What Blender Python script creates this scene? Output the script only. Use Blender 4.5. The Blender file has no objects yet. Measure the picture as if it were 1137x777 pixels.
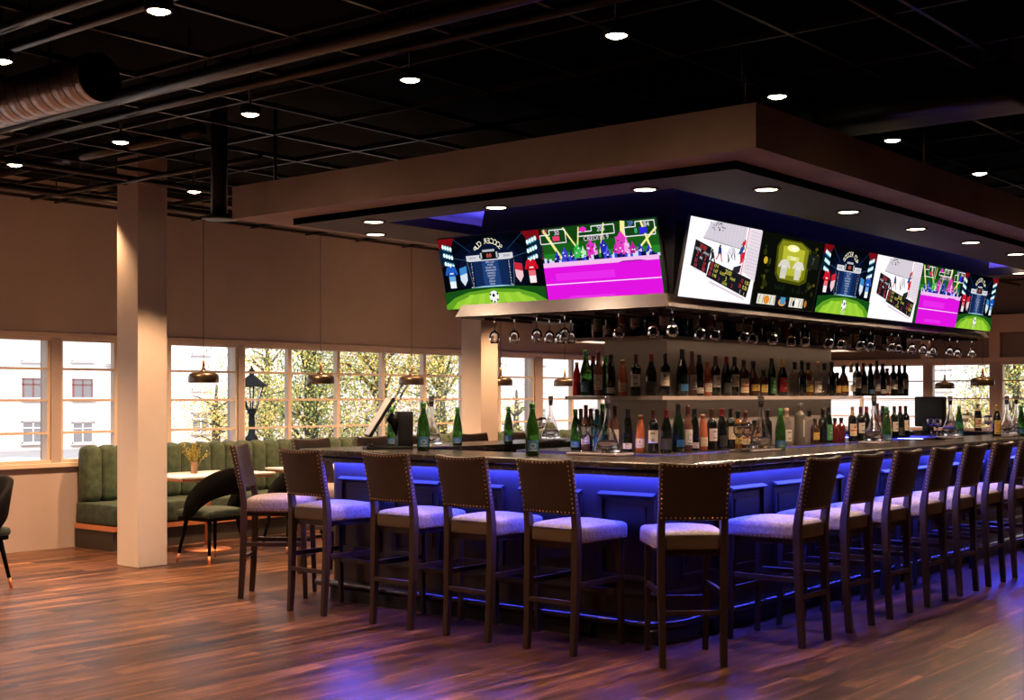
import bpy, math, random
from mathutils import Vector, Matrix
R = math.radians
rnd = random.Random(7)
SC = bpy.context.scene
COL = SC.collection

# ------------------------------------------------------------------ camera numbers
CXP, HZP, VPR, VPL, EYE = 568.5, 440.0, 1740.0, -1178.0, 1.5
FPX = math.sqrt((VPR - CXP) * (CXP - VPL))
YAW = math.atan((VPR - CXP) / FPX)
CA, SA = math.cos(YAW), math.sin(YAW)


def on_x(u, x):
    """y on the plane X=x seen along column u"""
    r = (u - CXP) / FPX
    return x * (SA - CA * r) / (CA + SA * r)


def on_y(u, y):
    r = (u - CXP) / FPX
    return y * (CA + SA * r) / (SA - CA * r)


# ------------------------------------------------------------------ materials
MATS = {}


def principled(name, col, rough=0.5, metal=0.0, spec=0.5, trans=0.0, coat=0.0, sheen=0.0, ior=1.5):
    if name in MATS:
        return MATS[name]
    m = bpy.data.materials.new(name)
    m.use_nodes = True
    b = m.node_tree.nodes['Principled BSDF']
    b.inputs['Base Color'].default_value = (*col, 1)
    b.inputs['Roughness'].default_value = rough
    b.inputs['Metallic'].default_value = metal
    b.inputs['Specular IOR Level'].default_value = spec
    b.inputs['Transmission Weight'].default_value = trans
    b.inputs['Coat Weight'].default_value = coat
    b.inputs['Sheen Weight'].default_value = sheen
    b.inputs['IOR'].default_value = ior
    m.diffuse_color = (*col, 1)
    MATS[name] = m
    return m


def noisy(m, c1, c2, scale=8, detail=5, bump=0.0, bscale=None, stretch=None, rough=None):
    """mottle the base colour between two colours, optional bump"""
    nt = m.node_tree
    b = nt.nodes['Principled BSDF']
    tc = nt.nodes.new('ShaderNodeTexCoord')
    src = tc.outputs['Object']
    if stretch:
        mp = nt.nodes.new('ShaderNodeMapping')
        mp.inputs['Scale'].default_value = stretch
        nt.links.new(src, mp.inputs['Vector'])
        src = mp.outputs['Vector']
    n = nt.nodes.new('ShaderNodeTexNoise')
    n.inputs['Scale'].default_value = scale
    n.inputs['Detail'].default_value = detail
    nt.links.new(src, n.inputs['Vector'])
    cr = nt.nodes.new('ShaderNodeValToRGB')
    cr.color_ramp.elements[0].position = 0.35
    cr.color_ramp.elements[1].position = 0.65
    cr.color_ramp.elements[0].color = (*c1, 1)
    cr.color_ramp.elements[1].color = (*c2, 1)
    nt.links.new(n.outputs['Fac'], cr.inputs['Fac'])
    nt.links.new(cr.outputs['Color'], b.inputs['Base Color'])
    if rough:
        mr = nt.nodes.new('ShaderNodeMapRange')
        mr.inputs['To Min'].default_value = rough[0]
        mr.inputs['To Max'].default_value = rough[1]
        nt.links.new(n.outputs['Fac'], mr.inputs['Value'])
        nt.links.new(mr.outputs['Result'], b.inputs['Roughness'])
    if bump:
        n2 = nt.nodes.new('ShaderNodeTexNoise')
        n2.inputs['Scale'].default_value = bscale or scale * 4
        n2.inputs['Detail'].default_value = 4
        nt.links.new(src, n2.inputs['Vector'])
        bp = nt.nodes.new('ShaderNodeBump')
        bp.inputs['Strength'].default_value = bump
        bp.inputs['Distance'].default_value = 0.01
        nt.links.new(n2.outputs['Fac'], bp.inputs['Height'])
        nt.links.new(bp.outputs['Normal'], b.inputs['Normal'])
    return m


def emit(name, col, s=1.0):
    if name in MATS:
        return MATS[name]
    m = bpy.data.materials.new(name)
    m.use_nodes = True
    nt = m.node_tree
    nt.nodes.clear()
    e = nt.nodes.new('ShaderNodeEmission')
    e.inputs['Color'].default_value = (*col, 1)
    e.inputs['Strength'].default_value = s
    o = nt.nodes.new('ShaderNodeOutputMaterial')
    nt.links.new(e.outputs[0], o.inputs['Surface'])
    MATS[name] = m
    return m


def thin_glass(name, tint=(1, 1, 1), refl=1.0, ior=1.45, extra=0.0):
    """thin walled glass: clear with mirror reflections growing at grazing angles"""
    if name in MATS:
        return MATS[name]
    m = bpy.data.materials.new(name)
    m.use_nodes = True
    nt = m.node_tree
    nt.nodes.clear()
    t = nt.nodes.new('ShaderNodeBsdfTransparent')
    t.inputs['Color'].default_value = (*tint, 1)
    g = nt.nodes.new('ShaderNodeBsdfGlossy')
    g.inputs['Roughness'].default_value = 0.02
    g.inputs['Color'].default_value = (refl, refl, refl, 1)
    lw = nt.nodes.new('ShaderNodeLayerWeight')
    pw = nt.nodes.new('ShaderNodeMath')
    pw.operation = 'POWER'
    pw.inputs[1].default_value = 4.0
    nt.links.new(lw.outputs['Facing'], pw.inputs[0])
    ad = nt.nodes.new('ShaderNodeMath')
    ad.operation = 'ADD'
    ad.use_clamp = True
    ad.inputs[1].default_value = .03 + extra
    nt.links.new(pw.outputs[0], ad.inputs[0])
    mx = nt.nodes.new('ShaderNodeMixShader')
    nt.links.new(ad.outputs[0], mx.inputs['Fac'])
    nt.links.new(t.outputs[0], mx.inputs[1])
    nt.links.new(g.outputs[0], mx.inputs[2])
    o = nt.nodes.new('ShaderNodeOutputMaterial')
    nt.links.new(mx.outputs[0], o.inputs['Surface'])
    MATS[name] = m
    return m


def lin(r, g, b):
    f = lambda c: (c / 255 / 12.92) if c <= 10 else ((c / 255 + 0.055) / 1.055) ** 2.4
    return (f(r), f(g), f(b))


def floor_material():
    m = principled('wood_floor', (0.1, 0.05, 0.03), 0.3)
    nt = m.node_tree
    b = nt.nodes['Principled BSDF']
    L = nt.links.new
    tc = nt.nodes.new('ShaderNodeTexCoord')
    br = nt.nodes.new('ShaderNodeTexBrick')
    br.offset = 0.37
    br.inputs['Scale'].default_value = 1.0
    br.inputs['Brick Width'].default_value = 1.35
    br.inputs['Row Height'].default_value = 0.14
    br.inputs['Mortar Size'].default_value = 0.0018
    br.inputs['Mortar Smooth'].default_value = 0.3
    br.inputs['Bias'].default_value = 0.0
    br.inputs['Color1'].default_value = (0.0, 0.0, 0.0, 1)
    br.inputs['Color2'].default_value = (1, 1, 1, 1)
    br.inputs['Mortar'].default_value = (0.5, 0.5, 0.5, 1)
    L(tc.outputs['Object'], br.inputs['Vector'])
    mp = nt.nodes.new('ShaderNodeMapping')
    mp.inputs['Scale'].default_value = (0.55, 7.0, 1)
    L(tc.outputs['Object'], mp.inputs['Vector'])
    off = nt.nodes.new('ShaderNodeVectorMath')
    off.operation = 'ADD'
    L(mp.outputs['Vector'], off.inputs[0])
    sc = nt.nodes.new('ShaderNodeVectorMath')
    sc.operation = 'SCALE'
    sc.inputs['Scale'].default_value = 17.0
    L(br.outputs['Color'], sc.inputs[0])
    L(sc.outputs['Vector'], off.inputs[1])
    n = nt.nodes.new('ShaderNodeTexNoise')
    n.inputs['Scale'].default_value = 2.2
    n.inputs['Detail'].default_value = 9
    n.inputs['Roughness'].default_value = 0.68
    n.inputs['Distortion'].default_value = 0.6
    L(off.outputs['Vector'], n.inputs['Vector'])
    cr = nt.nodes.new('ShaderNodeValToRGB')
    e = cr.color_ramp.elements
    e[0].position = 0.36
    e[0].color = (0.013, 0.006, 0.004, 1)
    e[1].position = 0.70
    e[1].color = (0.270, 0.128, 0.066, 1)
    x = e.new(0.52)
    x.color = (0.072, 0.031, 0.017, 1)
    L(n.outputs['Fac'], cr.inputs['Fac'])
    hv = nt.nodes.new('ShaderNodeHueSaturation')
    mr = nt.nodes.new('ShaderNodeMapRange')
    mr.inputs['To Min'].default_value = 0.55
    mr.inputs['To Max'].default_value = 1.5
    L(br.outputs['Color'], mr.inputs['Value'])
    L(mr.outputs['Result'], hv.inputs['Value'])
    L(cr.outputs['Color'], hv.inputs['Color'])
    mx = nt.nodes.new('ShaderNodeMix')
    mx.data_type = 'RGBA'
    mx.inputs['B'].default_value = (0.012, 0.007, 0.005, 1)
    L(br.outputs['Fac'], mx.inputs['Factor'])
    L(hv.outputs['Color'], mx.inputs['A'])
    L(mx.outputs['Result'], b.inputs['Base Color'])
    r2 = nt.nodes.new('ShaderNodeMapRange')
    b.inputs['Specular IOR Level'].default_value = 0.25
    r2.inputs['To Min'].default_value = 0.27
    r2.inputs['To Max'].default_value = 0.42
    L(n.outputs['Fac'], r2.inputs['Value'])
    L(r2.outputs['Result'], b.inputs['Roughness'])
    bp = nt.nodes.new('ShaderNodeBump')
    bp.inputs['Strength'].default_value = 0.25
    bp.inputs['Distance'].default_value = 0.004
    L(n.outputs['Fac'], bp.inputs['Height'])
    L(bp.outputs['Normal'], b.inputs['Normal'])
    return m


M_FLOOR = floor_material()
M_WALL = noisy(principled('wall_paint', (0.6, 0.53, 0.46), 0.7), (0.42, 0.345, 0.322), (0.46, 0.38, 0.352), 1.5, 3, 0.03, 60)
M_PILLAR = noisy(principled('pillar_paint', (0.6, 0.5, 0.4), 0.6), (0.66, 0.58, 0.52), (0.70, 0.62, 0.55), 2, 3, 0.03, 60)
M_CEIL = principled('black_ceiling', (0.004, 0.0035, 0.0035), 0.9, spec=0.05)
M_PIPE = principled('black_pipe', (0.010, 0.008, 0.008), 0.3)
M_GRID = principled('black_grid', (0.022, 0.017, 0.016), 0.35)
M_GREYCH = principled('grey_channel', (0.30, 0.25, 0.24), 0.5)
M_DUCT = principled('galvanised_duct', (0.36, 0.31, 0.29), 0.33, 1.0)
M_BLKMETAL = principled('black_metal', (0.006, 0.0055, 0.006), 0.4, 0.2, spec=.3)
M_CANOPY = noisy(principled('canopy_plaster', (0.5, 0.42, 0.36), 0.75), (0.36, 0.275, 0.235), (0.45, 0.355, 0.305), 2.5, 7, 0.05, 40)
M_CANOPY_IN = principled('canopy_underside', (0.075, 0.066, 0.068), 0.7)
M_CANOPY_TOP = principled('canopy_cove', (0.5, 0.5, 0.55), 0.8)
M_SLOT = principled('canopy_slot', (0.008, 0.007, 0.008), 0.8)
M_NAVY = principled('dark_bulkhead', (0.004, 0.004, 0.006), 0.6, spec=.2)
M_FASCIA = principled('fascia_wood', (0.034, 0.024, 0.018), 0.38)
M_RACK = principled('rack_underside', (0.055, 0.035, 0.045), 0.5)
M_STONE = principled('counter_stone', (0.05, 0.04, 0.035), 0.27)
M_BARBODY = principled('bar_front_paint', (0.026, 0.023, 0.028), 0.36)
M_BARKICK = principled('bar_plinth', (0.02, 0.019, 0.022), 0.35)
M_RAIL = principled('foot_rail_metal', (0.12, 0.10, 0.10), 0.25, 0.9)
M_LED = emit('blue_led', (0.055, 0.072, 1.0), 215.0)
M_LED2 = emit('blue_cove_led', (0.11, 0.09, 1.0), 30.0)
M_LAMP = emit('warm_lamp', (1.0, 0.80, 0.55), 22.0)
M_LAMP2 = emit('warm_downlight', (1.0, 0.78, 0.52), 14.0)
M_BULB = emit('pendant_bulb', (1.0, 0.72, 0.4), 7.0)
M_TRIM = principled('lamp_ring', (0.012, 0.011, 0.011), 0.6)
M_SHELF = principled('shelf_board', (0.55, 0.45, 0.40), 0.45)
M_CORE = principled('island_core', (0.27, 0.225, 0.205), 0.6)
M_ISLAND = principled('island_base', (0.035, 0.028, 0.026), 0.3)
M_WOOD = noisy(principled('stool_wood', (0.07, 0.04, 0.03), 0.4), (0.026, 0.015, 0.011), (0.052, 0.030, 0.022), 6, 4, 0.0, None, (1, 1, 0.1))
M_LEATHER = noisy(principled('stool_leather', (0.1, 0.07, 0.06), 0.5), (0.034, 0.022, 0.017), (0.052, 0.034, 0.026), 5, 4, 0.25, 22)
M_LEATHER2 = noisy(principled('stool_seat_leather', (0.1, 0.07, 0.05), 0.45), (0.085, 0.058, 0.040), (0.115, 0.080, 0.056), 5, 4, 0.2, 22)
M_SEAT = noisy(principled('stool_seat_fabric', (0.28, 0.23, 0.22), 0.6), (0.26, 0.22, 0.21), (0.42, 0.36, 0.34), 60, 3, 0.2, 180)
M_BRASS = principled('brass_nail', (0.62, 0.40, 0.20), 0.35, 0.9)
M_GREEN = noisy(principled('green_velvet', (0.05, 0.09, 0.05), 0.8, sheen=0.08), (0.022, 0.046, 0.026), (0.060, 0.092, 0.050), 14, 6, 0.1, 60)
M_GREENSEAT = noisy(principled('green_seat', (0.04, 0.07, 0.045), 0.8, sheen=0.05), (0.016, 0.034, 0.022), (0.040, 0.065, 0.042), 14, 6)
M_COPPER = principled('copper_trim', (0.75, 0.30, 0.14), 0.4, 0.55)
M_BANQBASE = principled('banquette_base', (0.04, 0.03, 0.025), 0.6)
M_MARBLE = noisy(principled('table_marble', (0.8, 0.75, 0.7), 0.25), (0.72, 0.68, 0.64), (0.84, 0.80, 0.76), 5, 6)
M_BLACKVELVET = principled('black_velvet', (0.0022, 0.0022, 0.0026), 0.9, spec=.12)
M_FRAME = principled('window_frame_paint', (0.72, 0.60, 0.49), 0.5)
M_PANE = thin_glass('window_glass', (0.98, 0.98, 0.98), 0.6, 1.35)
M_CLEAR = principled('clear_glassware', (0.97, 0.96, 0.97), 0.0, trans=1.0, ior=1.42)
M_WATER = principled('decanter_drink', (0.97, 0.93, 0.90), 0.0, trans=1.0, ior=1.25)
M_PENDANT = principled('pendant_bronze', (0.10, 0.075, 0.055), 0.3, 0.8)
M_PENWOOD = principled('pendant_neck_wood', (0.55, 0.32, 0.12), 0.5)
M_BLACKPL = principled('black_plastic', (0.006, 0.006, 0.0065), 0.5, spec=.25)
M_WHITEPL = principled('white_plastic', (0.75, 0.73, 0.72), 0.35)
M_TRAYWOOD = principled('dark_wood_tray', (0.06, 0.035, 0.025), 0.35)
M_FACADE = noisy(principled('facade_white', (0.85, 0.83, 0.84), 0.9), (0.84, 0.82, 0.83), (0.88, 0.86, 0.88), 0.5, 4)
M_FACADE2 = principled('facade_ground_floor', (0.70, 0.60, 0.56), 0.9)
M_OUTGLASS = principled('house_glass', (0.22, 0.21, 0.22), 0.2)
M_SKYPANE = principled('painted_sky_pane', (0.70, 0.68, 0.70), 0.5)  # pale pane colour stands in for sky reflected in the upper windows
M_MAROON = principled('house_maroon_frame', (0.22, 0.08, 0.07), 0.6)
M_WHITE = principled('white_paint', (0.85, 0.84, 0.84), 0.6)
M_GREYST = principled('grey_stone_sill', (0.55, 0.47, 0.45), 0.8)
M_IRON = principled('lamp_post_iron', (0.004, 0.004, 0.005), 0.7, spec=.15)
M_LANT = thin_glass('lantern_glass', (0.9, 0.9, 0.88), 1.0)
M_BARK = noisy(principled('bark', (0.06, 0.045, 0.035), 0.9), (0.04, 0.03, 0.025), (0.09, 0.07, 0.05), 12, 5)
M_LEAFY = principled('leaf_yellow', (0.85, 0.62, 0.16), 0.7)
M_LEAFO = principled('leaf_ochre', (0.72, 0.46, 0.12), 0.7)
M_LEAFG = principled('leaf_green', (0.17, 0.24, 0.07), 0.7)
M_LEAFG2 = principled('leaf_olive', (0.40, 0.42, 0.12), 0.7)
M_ASPHALT = noisy(principled('asphalt', (0.3, 0.29, 0.3), 0.9), (0.28, 0.27, 0.28), (0.36, 0.35, 0.36), 2, 4)
M_CARW = principled('car_white', (0.85, 0.85, 0.86), 0.25, coat=0.5)
M_TYRE = principled('tyre', (0.02, 0.02, 0.02), 0.8)
M_GREYWALL = principled('grey_upper_wall', (0.22, 0.19, 0.18), 0.7)
M_CREAMBAND = principled('cream_band', (0.66, 0.55, 0.46), 0.6)


def vein_stone():
    """thin gold veins on the dark stone counter"""
    nt = M_STONE.node_tree
    b = nt.nodes['Principled BSDF']
    tc = nt.nodes.new('ShaderNodeTexCoord')
    n = nt.nodes.new('ShaderNodeTexNoise')
    n.inputs['Scale'].default_value = 3.5
    n.inputs['Detail'].default_value = 8
    n.inputs['Distortion'].default_value = 1.4
    nt.links.new(tc.outputs['Object'], n.inputs['Vector'])
    cr = nt.nodes.new('ShaderNodeValToRGB')
    e = cr.color_ramp.elements
    e[0].position, e[0].color = 0.485, (0.036, 0.029, 0.026, 1)
    e[1].position, e[1].color = 0.515, (0.036, 0.029, 0.026, 1)
    k = e.new(0.5)
    k.color = (0.12, 0.085, 0.055, 1)
    nt.links.new(n.outputs['Fac'], cr.inputs['Fac'])
    nt.links.new(cr.outputs['Color'], b.inputs['Base Color'])


vein_stone()


# ------------------------------------------------------------------ mesh builder
class MB:
    def __init__(self):
        self.v, self.f, self.m, self.s, self.mats = [], [], [], [], []

    def mi(self, mat):
        if mat not in self.mats:
            self.mats.append(mat)
        return self.mats.index(mat)

    def add(self, vs, fs, mat, smooth=False, T=None):
        o = len(self.v)
        self.v += [tuple(T @ Vector(p)) if T else tuple(p) for p in vs]
        k = self.mi(mat)
        for f in fs:
            self.f.append([o + i for i in f])
            self.m.append(k)
            self.s.append(smooth)
        return self

    def box(self, x0, x1, y0, y1, z0, z1, mat, T=None):
        vs = [(x, y, z) for z in (z0, z1) for y in (y0, y1) for x in (x0, x1)]
        return self.add(vs, [(0, 2, 3, 1), (4, 5, 7, 6), (0, 1, 5, 4), (2, 6, 7, 3), (0, 4, 6, 2), (1, 3, 7, 5)], mat, False, T)

    def rbox(self, hx, hy, hz, r, mat, T=None, fn=None, n=4):
        """rounded box of half sizes about the origin, optional deform fn(x,y,z)"""
        r = min(r, hx * .999, hy * .999, hz * .999)

        def cs(h):
            a = [-h, -h + r * .35, -h + r]
            inner = [(-h + r) + (2 * h - 2 * r) * i / n for i in range(1, n)]
            return a + inner + [h - r, h - r * .35, h]
        X, Y, Z = cs(hx), cs(hy), cs(hz)
        idx, vs, fs = {}, [], []

        def pt(x, y, z):
            k = (round(x, 6), round(y, 6), round(z, 6))
            if k in idx:
                return idx[k]
            ix, iy, iz = max(-hx + r, min(hx - r, x)), max(-hy + r, min(hy - r, y)), max(-hz + r, min(hz - r, z))
            d = Vector((x - ix, y - iy, z - iz))
            if d.length > 1e-9:
                d = d.normalized() * r
            q = (ix + d.x, iy + d.y, iz + d.z)
            if fn:
                q = fn(*q)
            idx[k] = len(vs)
            vs.append(q)
            return idx[k]
        for s in (-1, 1):
            for A, B, mk in ((X, Y, lambda a, b: (a, b, s * hz)), (Y, Z, lambda a, b: (s * hx, a, b)), (Z, X, lambda a, b: (b, s * hy, a))):
                for i in range(len(A) - 1):
                    for j in range(len(B) - 1):
                        q = [pt(*mk(A[i], B[j])), pt(*mk(A[i + 1], B[j])), pt(*mk(A[i + 1], B[j + 1])), pt(*mk(A[i], B[j + 1]))]
                        fs.append(q if s > 0 else q[::-1])
        return self.add(vs, fs, mat, True, T)

    def lathe(self, prof, mat, seg=20, T=None, smooth=True, cap=True):
        vs, fs = [], []
        for r, z in prof:
            for i in range(seg):
                a = 2 * math.pi * i / seg
                vs.append((r * math.cos(a), r * math.sin(a), z))
        n = len(prof)
        for k in range(n - 1):
            for i in range(seg):
                j = (i + 1) % seg
                fs.append((k * seg + i, k * seg + j, (k + 1) * seg + j, (k + 1) * seg + i))
        if cap:
            if prof[0][0] > 1e-5:
                fs.append(tuple(range(seg))[::-1])
            if prof[-1][0] > 1e-5:
                fs.append(tuple((n - 1) * seg + i for i in range(seg)))
        return self.add(vs, fs, mat, smooth, T)

    def tube(self, pts, r, mat, seg=10, cap=True):
        pts = [Vector(p) for p in pts]
        rs = r if isinstance(r, (list, tuple)) else [r] * len(pts)
        vs, fs = [], []
        prev = None
        for i, p in enumerate(pts):
            d = (pts[min(i + 1, len(pts) - 1)] - pts[max(i - 1, 0)]).normalized()
            if prev is None:
                up = Vector((0, 0, 1)) if abs(d.z) < .9 else Vector((1, 0, 0))
                a = d.cross(up).normalized()
            else:
                a = (prev - d * prev.dot(d)).normalized()
            prev = a
            b = d.cross(a)
            for k in range(seg):
                t = 2 * math.pi * k / seg
                vs.append(p + (a * math.cos(t) + b * math.sin(t)) * rs[i])
        for i in range(len(pts) - 1):
            for k in range(seg):
                j = (k + 1) % seg
                fs.append((i * seg + k, i * seg + j, (i + 1) * seg + j, (i + 1) * seg + k))
        if cap:
            fs.append(tuple(range(seg))[::-1])
            fs.append(tuple((len(pts) - 1) * seg + k for k in range(seg)))
        return self.add(vs, fs, mat, True)

    def bar(self, pts, w, d, mat):
        """square bar through points; w across x, d along y at each point (lists or numbers); rings are level"""
        n = len(pts)
        w = w if isinstance(w, (list, tuple)) else [w] * n
        d = d if isinstance(d, (list, tuple)) else [d] * n
        vs, fs = [], []
        for (x, y, z), a, b in zip(pts, w, d):
            vs += [(x - a / 2, y - b / 2, z), (x + a / 2, y - b / 2, z), (x + a / 2, y + b / 2, z), (x - a / 2, y + b / 2, z)]
        for i in range(n - 1):
            for k in range(4):
                j = (k + 1) % 4
                fs.append((i * 4 + k, i * 4 + j, (i + 1) * 4 + j, (i + 1) * 4 + k))
        fs += [(3, 2, 1, 0), tuple((n - 1) * 4 + k for k in range(4))]
        return self.add(vs, fs, mat)

    def prism(self, poly, z0, z1, mat, T=None):
        n = len(poly)
        vs = [(x, y, z0) for x, y in poly] + [(x, y, z1) for x, y in poly]
        fs = [tuple(range(n))[::-1], tuple(range(n, 2 * n))] + [(i, (i + 1) % n, n + (i + 1) % n, n + i) for i in range(n)]
        return self.add(vs, fs, mat, False, T)

    def ring(self, rect, r, prof, mat, nc=8, smooth=False):
        """closed profile [(inward offset, z)...] swept round a rectangle with rounded corners"""
        x0, x1, y0, y1 = rect

        def path(o):
            a0, a1, b0, b1 = x0 + o, x1 - o, y0 + o, y1 - o
            rr = max(r - o, 0.0005)
            out = []
            for cx, cy, s in ((a1 - rr, b1 - rr, 0), (a0 + rr, b1 - rr, 90), (a0 + rr, b0 + rr, 180), (a1 - rr, b0 + rr, 270)):
                for k in range(nc + 1):
                    t = R(s + 90 * k / nc)
                    out.append((cx + rr * math.cos(t), cy + rr * math.sin(t)))
            return out
        vs, fs = [], []
        m = 4 * (nc + 1)
        for o, z in prof:
            vs += [(x, y, z) for x, y in path(o)]
        n = len(prof)
        for k in range(n):
            q = (k + 1) % n
            for i in range(m):
                j = (i + 1) % m
                fs.append((k * m + i, k * m + j, q * m + j, q * m + i))
        return self.add(vs, fs, mat, smooth)

    def build(self, name, parent=None, loc=None, bevel=0.0, fix=False):
        me = bpy.data.meshes.new(name)
        me.from_pydata(self.v, [], self.f)
        for m in self.mats:
            me.materials.append(m)
        me.polygons.foreach_set('material_index', self.m)
        me.polygons.foreach_set('use_smooth', self.s)
        me.update()
        if fix:
            import bmesh
            b = bmesh.new()
            b.from_mesh(me)
            bmesh.ops.recalc_face_normals(b, faces=b.faces)
            b.to_mesh(me)
            b.free()
        o = bpy.data.objects.new(name, me)
        COL.objects.link(o)
        if parent:
            o.parent = parent
        if loc:
            o.location = loc
        if bevel:
            md = o.modifiers.new('edge', 'BEVEL')
            md.width = bevel
            md.segments = 2
            md.limit_method = 'ANGLE'
        return o


def tag(o, label=None, cat=None, group=None, kind=None):
    if label:
        o['label'] = label
    if cat:
        o['category'] = cat
    if group:
        o['group'] = group
    if kind:
        o['kind'] = kind
    return o


def thing(name, label, cat, loc=(0, 0, 0), rz=0.0, group=None):
    o = bpy.data.objects.new(name, None)
    COL.objects.link(o)
    o.empty_display_size = 0.1
    o.location = loc
    o.rotation_euler = (0, 0, rz)
    return tag(o, label, cat, group)


KIDS = {}


def dup(root, loc, rz=0.0, label=None, group=None):
    """copy of a thing with copies of its parts and sub-parts"""
    def rec(o, parent):
        c = o.copy()
        COL.objects.link(c)
        if parent:
            c.parent = parent
        for ch in list(o.children):
            rec(ch, c)
        return c
    r = rec(root, None)
    r.location = loc
    r.rotation_euler = (0, 0, rz)
    if label:
        r['label'] = label
    if group:
        r['group'] = group
    return r


def struct(o):
    o['kind'] = 'structure'
    return o


ONES = ['', 'first', 'second', 'third', 'fourth', 'fifth', 'sixth', 'seventh', 'eighth', 'ninth', 'tenth', 'eleventh', 'twelfth', 'thirteenth',
        'fourteenth', 'fifteenth', 'sixteenth', 'seventeenth', 'eighteenth', 'nineteenth']
TENS = {2: ('twenty', 'twentieth'), 3: ('thirty', 'thirtieth'), 4: ('forty', 'fortieth'), 5: ('fifty', 'fiftieth'), 6: ('sixty', 'sixtieth')}


def nth(n):
    if n < 20:
        return ONES[n]
    a, b = TENS[n // 10]
    return b if n % 10 == 0 else a + '-' + ONES[n % 10]


def Tm(loc, rx=0, ry=0, rz=0):
    return Matrix.Translation(loc) @ Matrix.Rotation(rz, 4, 'Z') @ Matrix.Rotation(ry, 4, 'Y') @ Matrix.Rotation(rx, 4, 'X')


# ================================================================== THE SETTING
X0, X1, Y0, Y1 = -4.0, 22.5, -5.0, 11.54
ZC = 3.62
struct(MB().box(X0, X1, Y0, Y1, -0.1, 0, M_FLOOR).build('floor'))
struct(MB().box(X0 - .3, X1 + .3, Y0 - .3, Y1 + .3, ZC, ZC + .2, M_CEIL).build('ceiling'))
struct(MB().box(X0, X1, Y0 - .2, Y0, -.1, ZC, M_WALL).build('wall_right'))
struct(MB().box(X0 - .2, X0, Y0 - .2, Y1 + .2, -.1, ZC, M_WALL).build('wall_near'))
SILL, HEAD, WD = 0.845, 2.08, 0.2
LEFTW = [(2.2, 4.75), (4.9, 6.935), (7.045, 9.246), (9.325, 14.62), (14.80, 20.1)]
w = MB()
w.box(X0, X1, Y1, Y1 + WD, -.1, SILL, M_WALL).box(X0, X1, Y1, Y1 + WD, HEAD, ZC, M_WALL)
xs = [X0] + [q for ab in LEFTW for q in ab] + [X1]
for k in range(0, len(xs), 2):
    w.box(xs[k], xs[k + 1], Y1, Y1 + WD, SILL, HEAD, M_WALL)
struct(w.build('wall_left'))
TRANS = (1.772, 1.462, 1.14)


def window(n, a, b, mull, axis):
    f, p = MB(), MB()

    def bx(mb, u0, u1, d0, d1, z0, z1, m):
        if axis == 'y':
            mb.box(u0, u1, Y1 + d0, Y1 + d1, z0, z1, m)
        else:
            mb.box(X1 + d0, X1 + d1, u0, u1, z0, z1, m)
    fw = .03
    bx(f, a, b, .0, .12, SILL - .0, SILL + fw, M_FRAME)
    bx(f, a, b, .0, .12, HEAD - fw, HEAD, M_FRAME)
    bx(f, a, a + fw, .02, .12, SILL + fw, HEAD - fw, M_FRAME)
    bx(f, b - fw, b, .02, .12, SILL + fw, HEAD - fw, M_FRAME)
    for z in TRANS:
        bx(f, a + fw, b - fw, .02, .06, z - .012, z + .012, M_FRAME)
    for x in mull:
        bx(f, x - .025, x + .025, .015, .08, SILL + fw, HEAD - fw, M_FRAME)
    o = struct(f.build('window_%d' % n))
    bx(p, a + .002, b - .002, .10, .106, SILL + .002, HEAD - .002, M_PANE)
    g = p.build('pane', o)
    return o


MULLS = [[3.5], [5.6], [7.68, 8.33], [10.01, 10.78, 11.55, 12.31, 13.07, 13.84], [15.55, 16.3, 17.07, 17.84, 18.6, 19.35]]
for i, ((a, b), mm) in enumerate(zip(LEFTW, MULLS)):
    window(i + 1, a, b, mm, 'y')
# sill board running along the window wall
struct(MB().box(3.0, 20.2, Y1 - .035, Y1 + .02, SILL - .045, SILL - .002, M_FRAME).build('trim_1', bevel=.004))
struct(MB().box(2.0, 20.2, Y1 - .02, Y1 + .0, HEAD + .002, HEAD + .05, M_FRAME).build('trim_2', bevel=.004))

# far wall across the end of the room
FARW = [(2.2, 7.55), (7.72, 8.78), (8.9, 11.3)]
w = MB()
w.box(X1, X1 + WD, Y0, Y1 + WD, -.1, SILL + .1, M_WALL).box(X1, X1 + WD, Y0, Y1 + WD, HEAD, ZC, M_WALL)
ys = [Y0] + [q for ab in FARW for q in ab] + [Y1 + WD]
for k in range(0, len(ys), 2):
    w.box(X1, X1 + WD, ys[k], ys[k + 1], SILL + .1, HEAD, M_WALL)
struct(w.build('wall_far'))
struct(MB().box(X1 - .03, X1, Y0, Y1, 2.17, 2.60, M_GREYWALL).build('trim_3'))
t4 = MB().box(X1 - .16, X1 - .03, Y0, Y1, 2.60, 2.90, M_CREAMBAND).box(X1 - .09, X1 - .03, Y0, Y1, 2.09, 2.17, M_CREAMBAND)
for y in (4.6, 7.63, 8.84):
    t4.box(X1 - .08, X1 - .03, y - .09, y + .09, 2.17, 2.60, M_CREAMBAND)
struct(t4.build('trim_4'))
struct(MB().box(X1 - .03, X1, Y0, Y1, 2.90, ZC, M_GREYWALL).build('trim_5'))
for i, (a, b) in enumerate(FARW):
    window(6 + i, a, b, [] if i == 1 else ([4.9] if i == 0 else [10.1]), 'x')

# square pillars between floor and ceiling (structure of the building)
struct(MB().box(6.63, 6.935, 9.65, 9.965, 0, ZC, M_PILLAR).build('wall_pillar', bevel=.006))
struct(MB().box(11.235, 11.535, 9.66, 9.965, 0, ZC, M_PILLAR).build('wall_pillar_far', bevel=.006))

# ------------------------------------------------------------------ ceiling services
ZL = 3.2                                                            # height of the lamps


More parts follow.
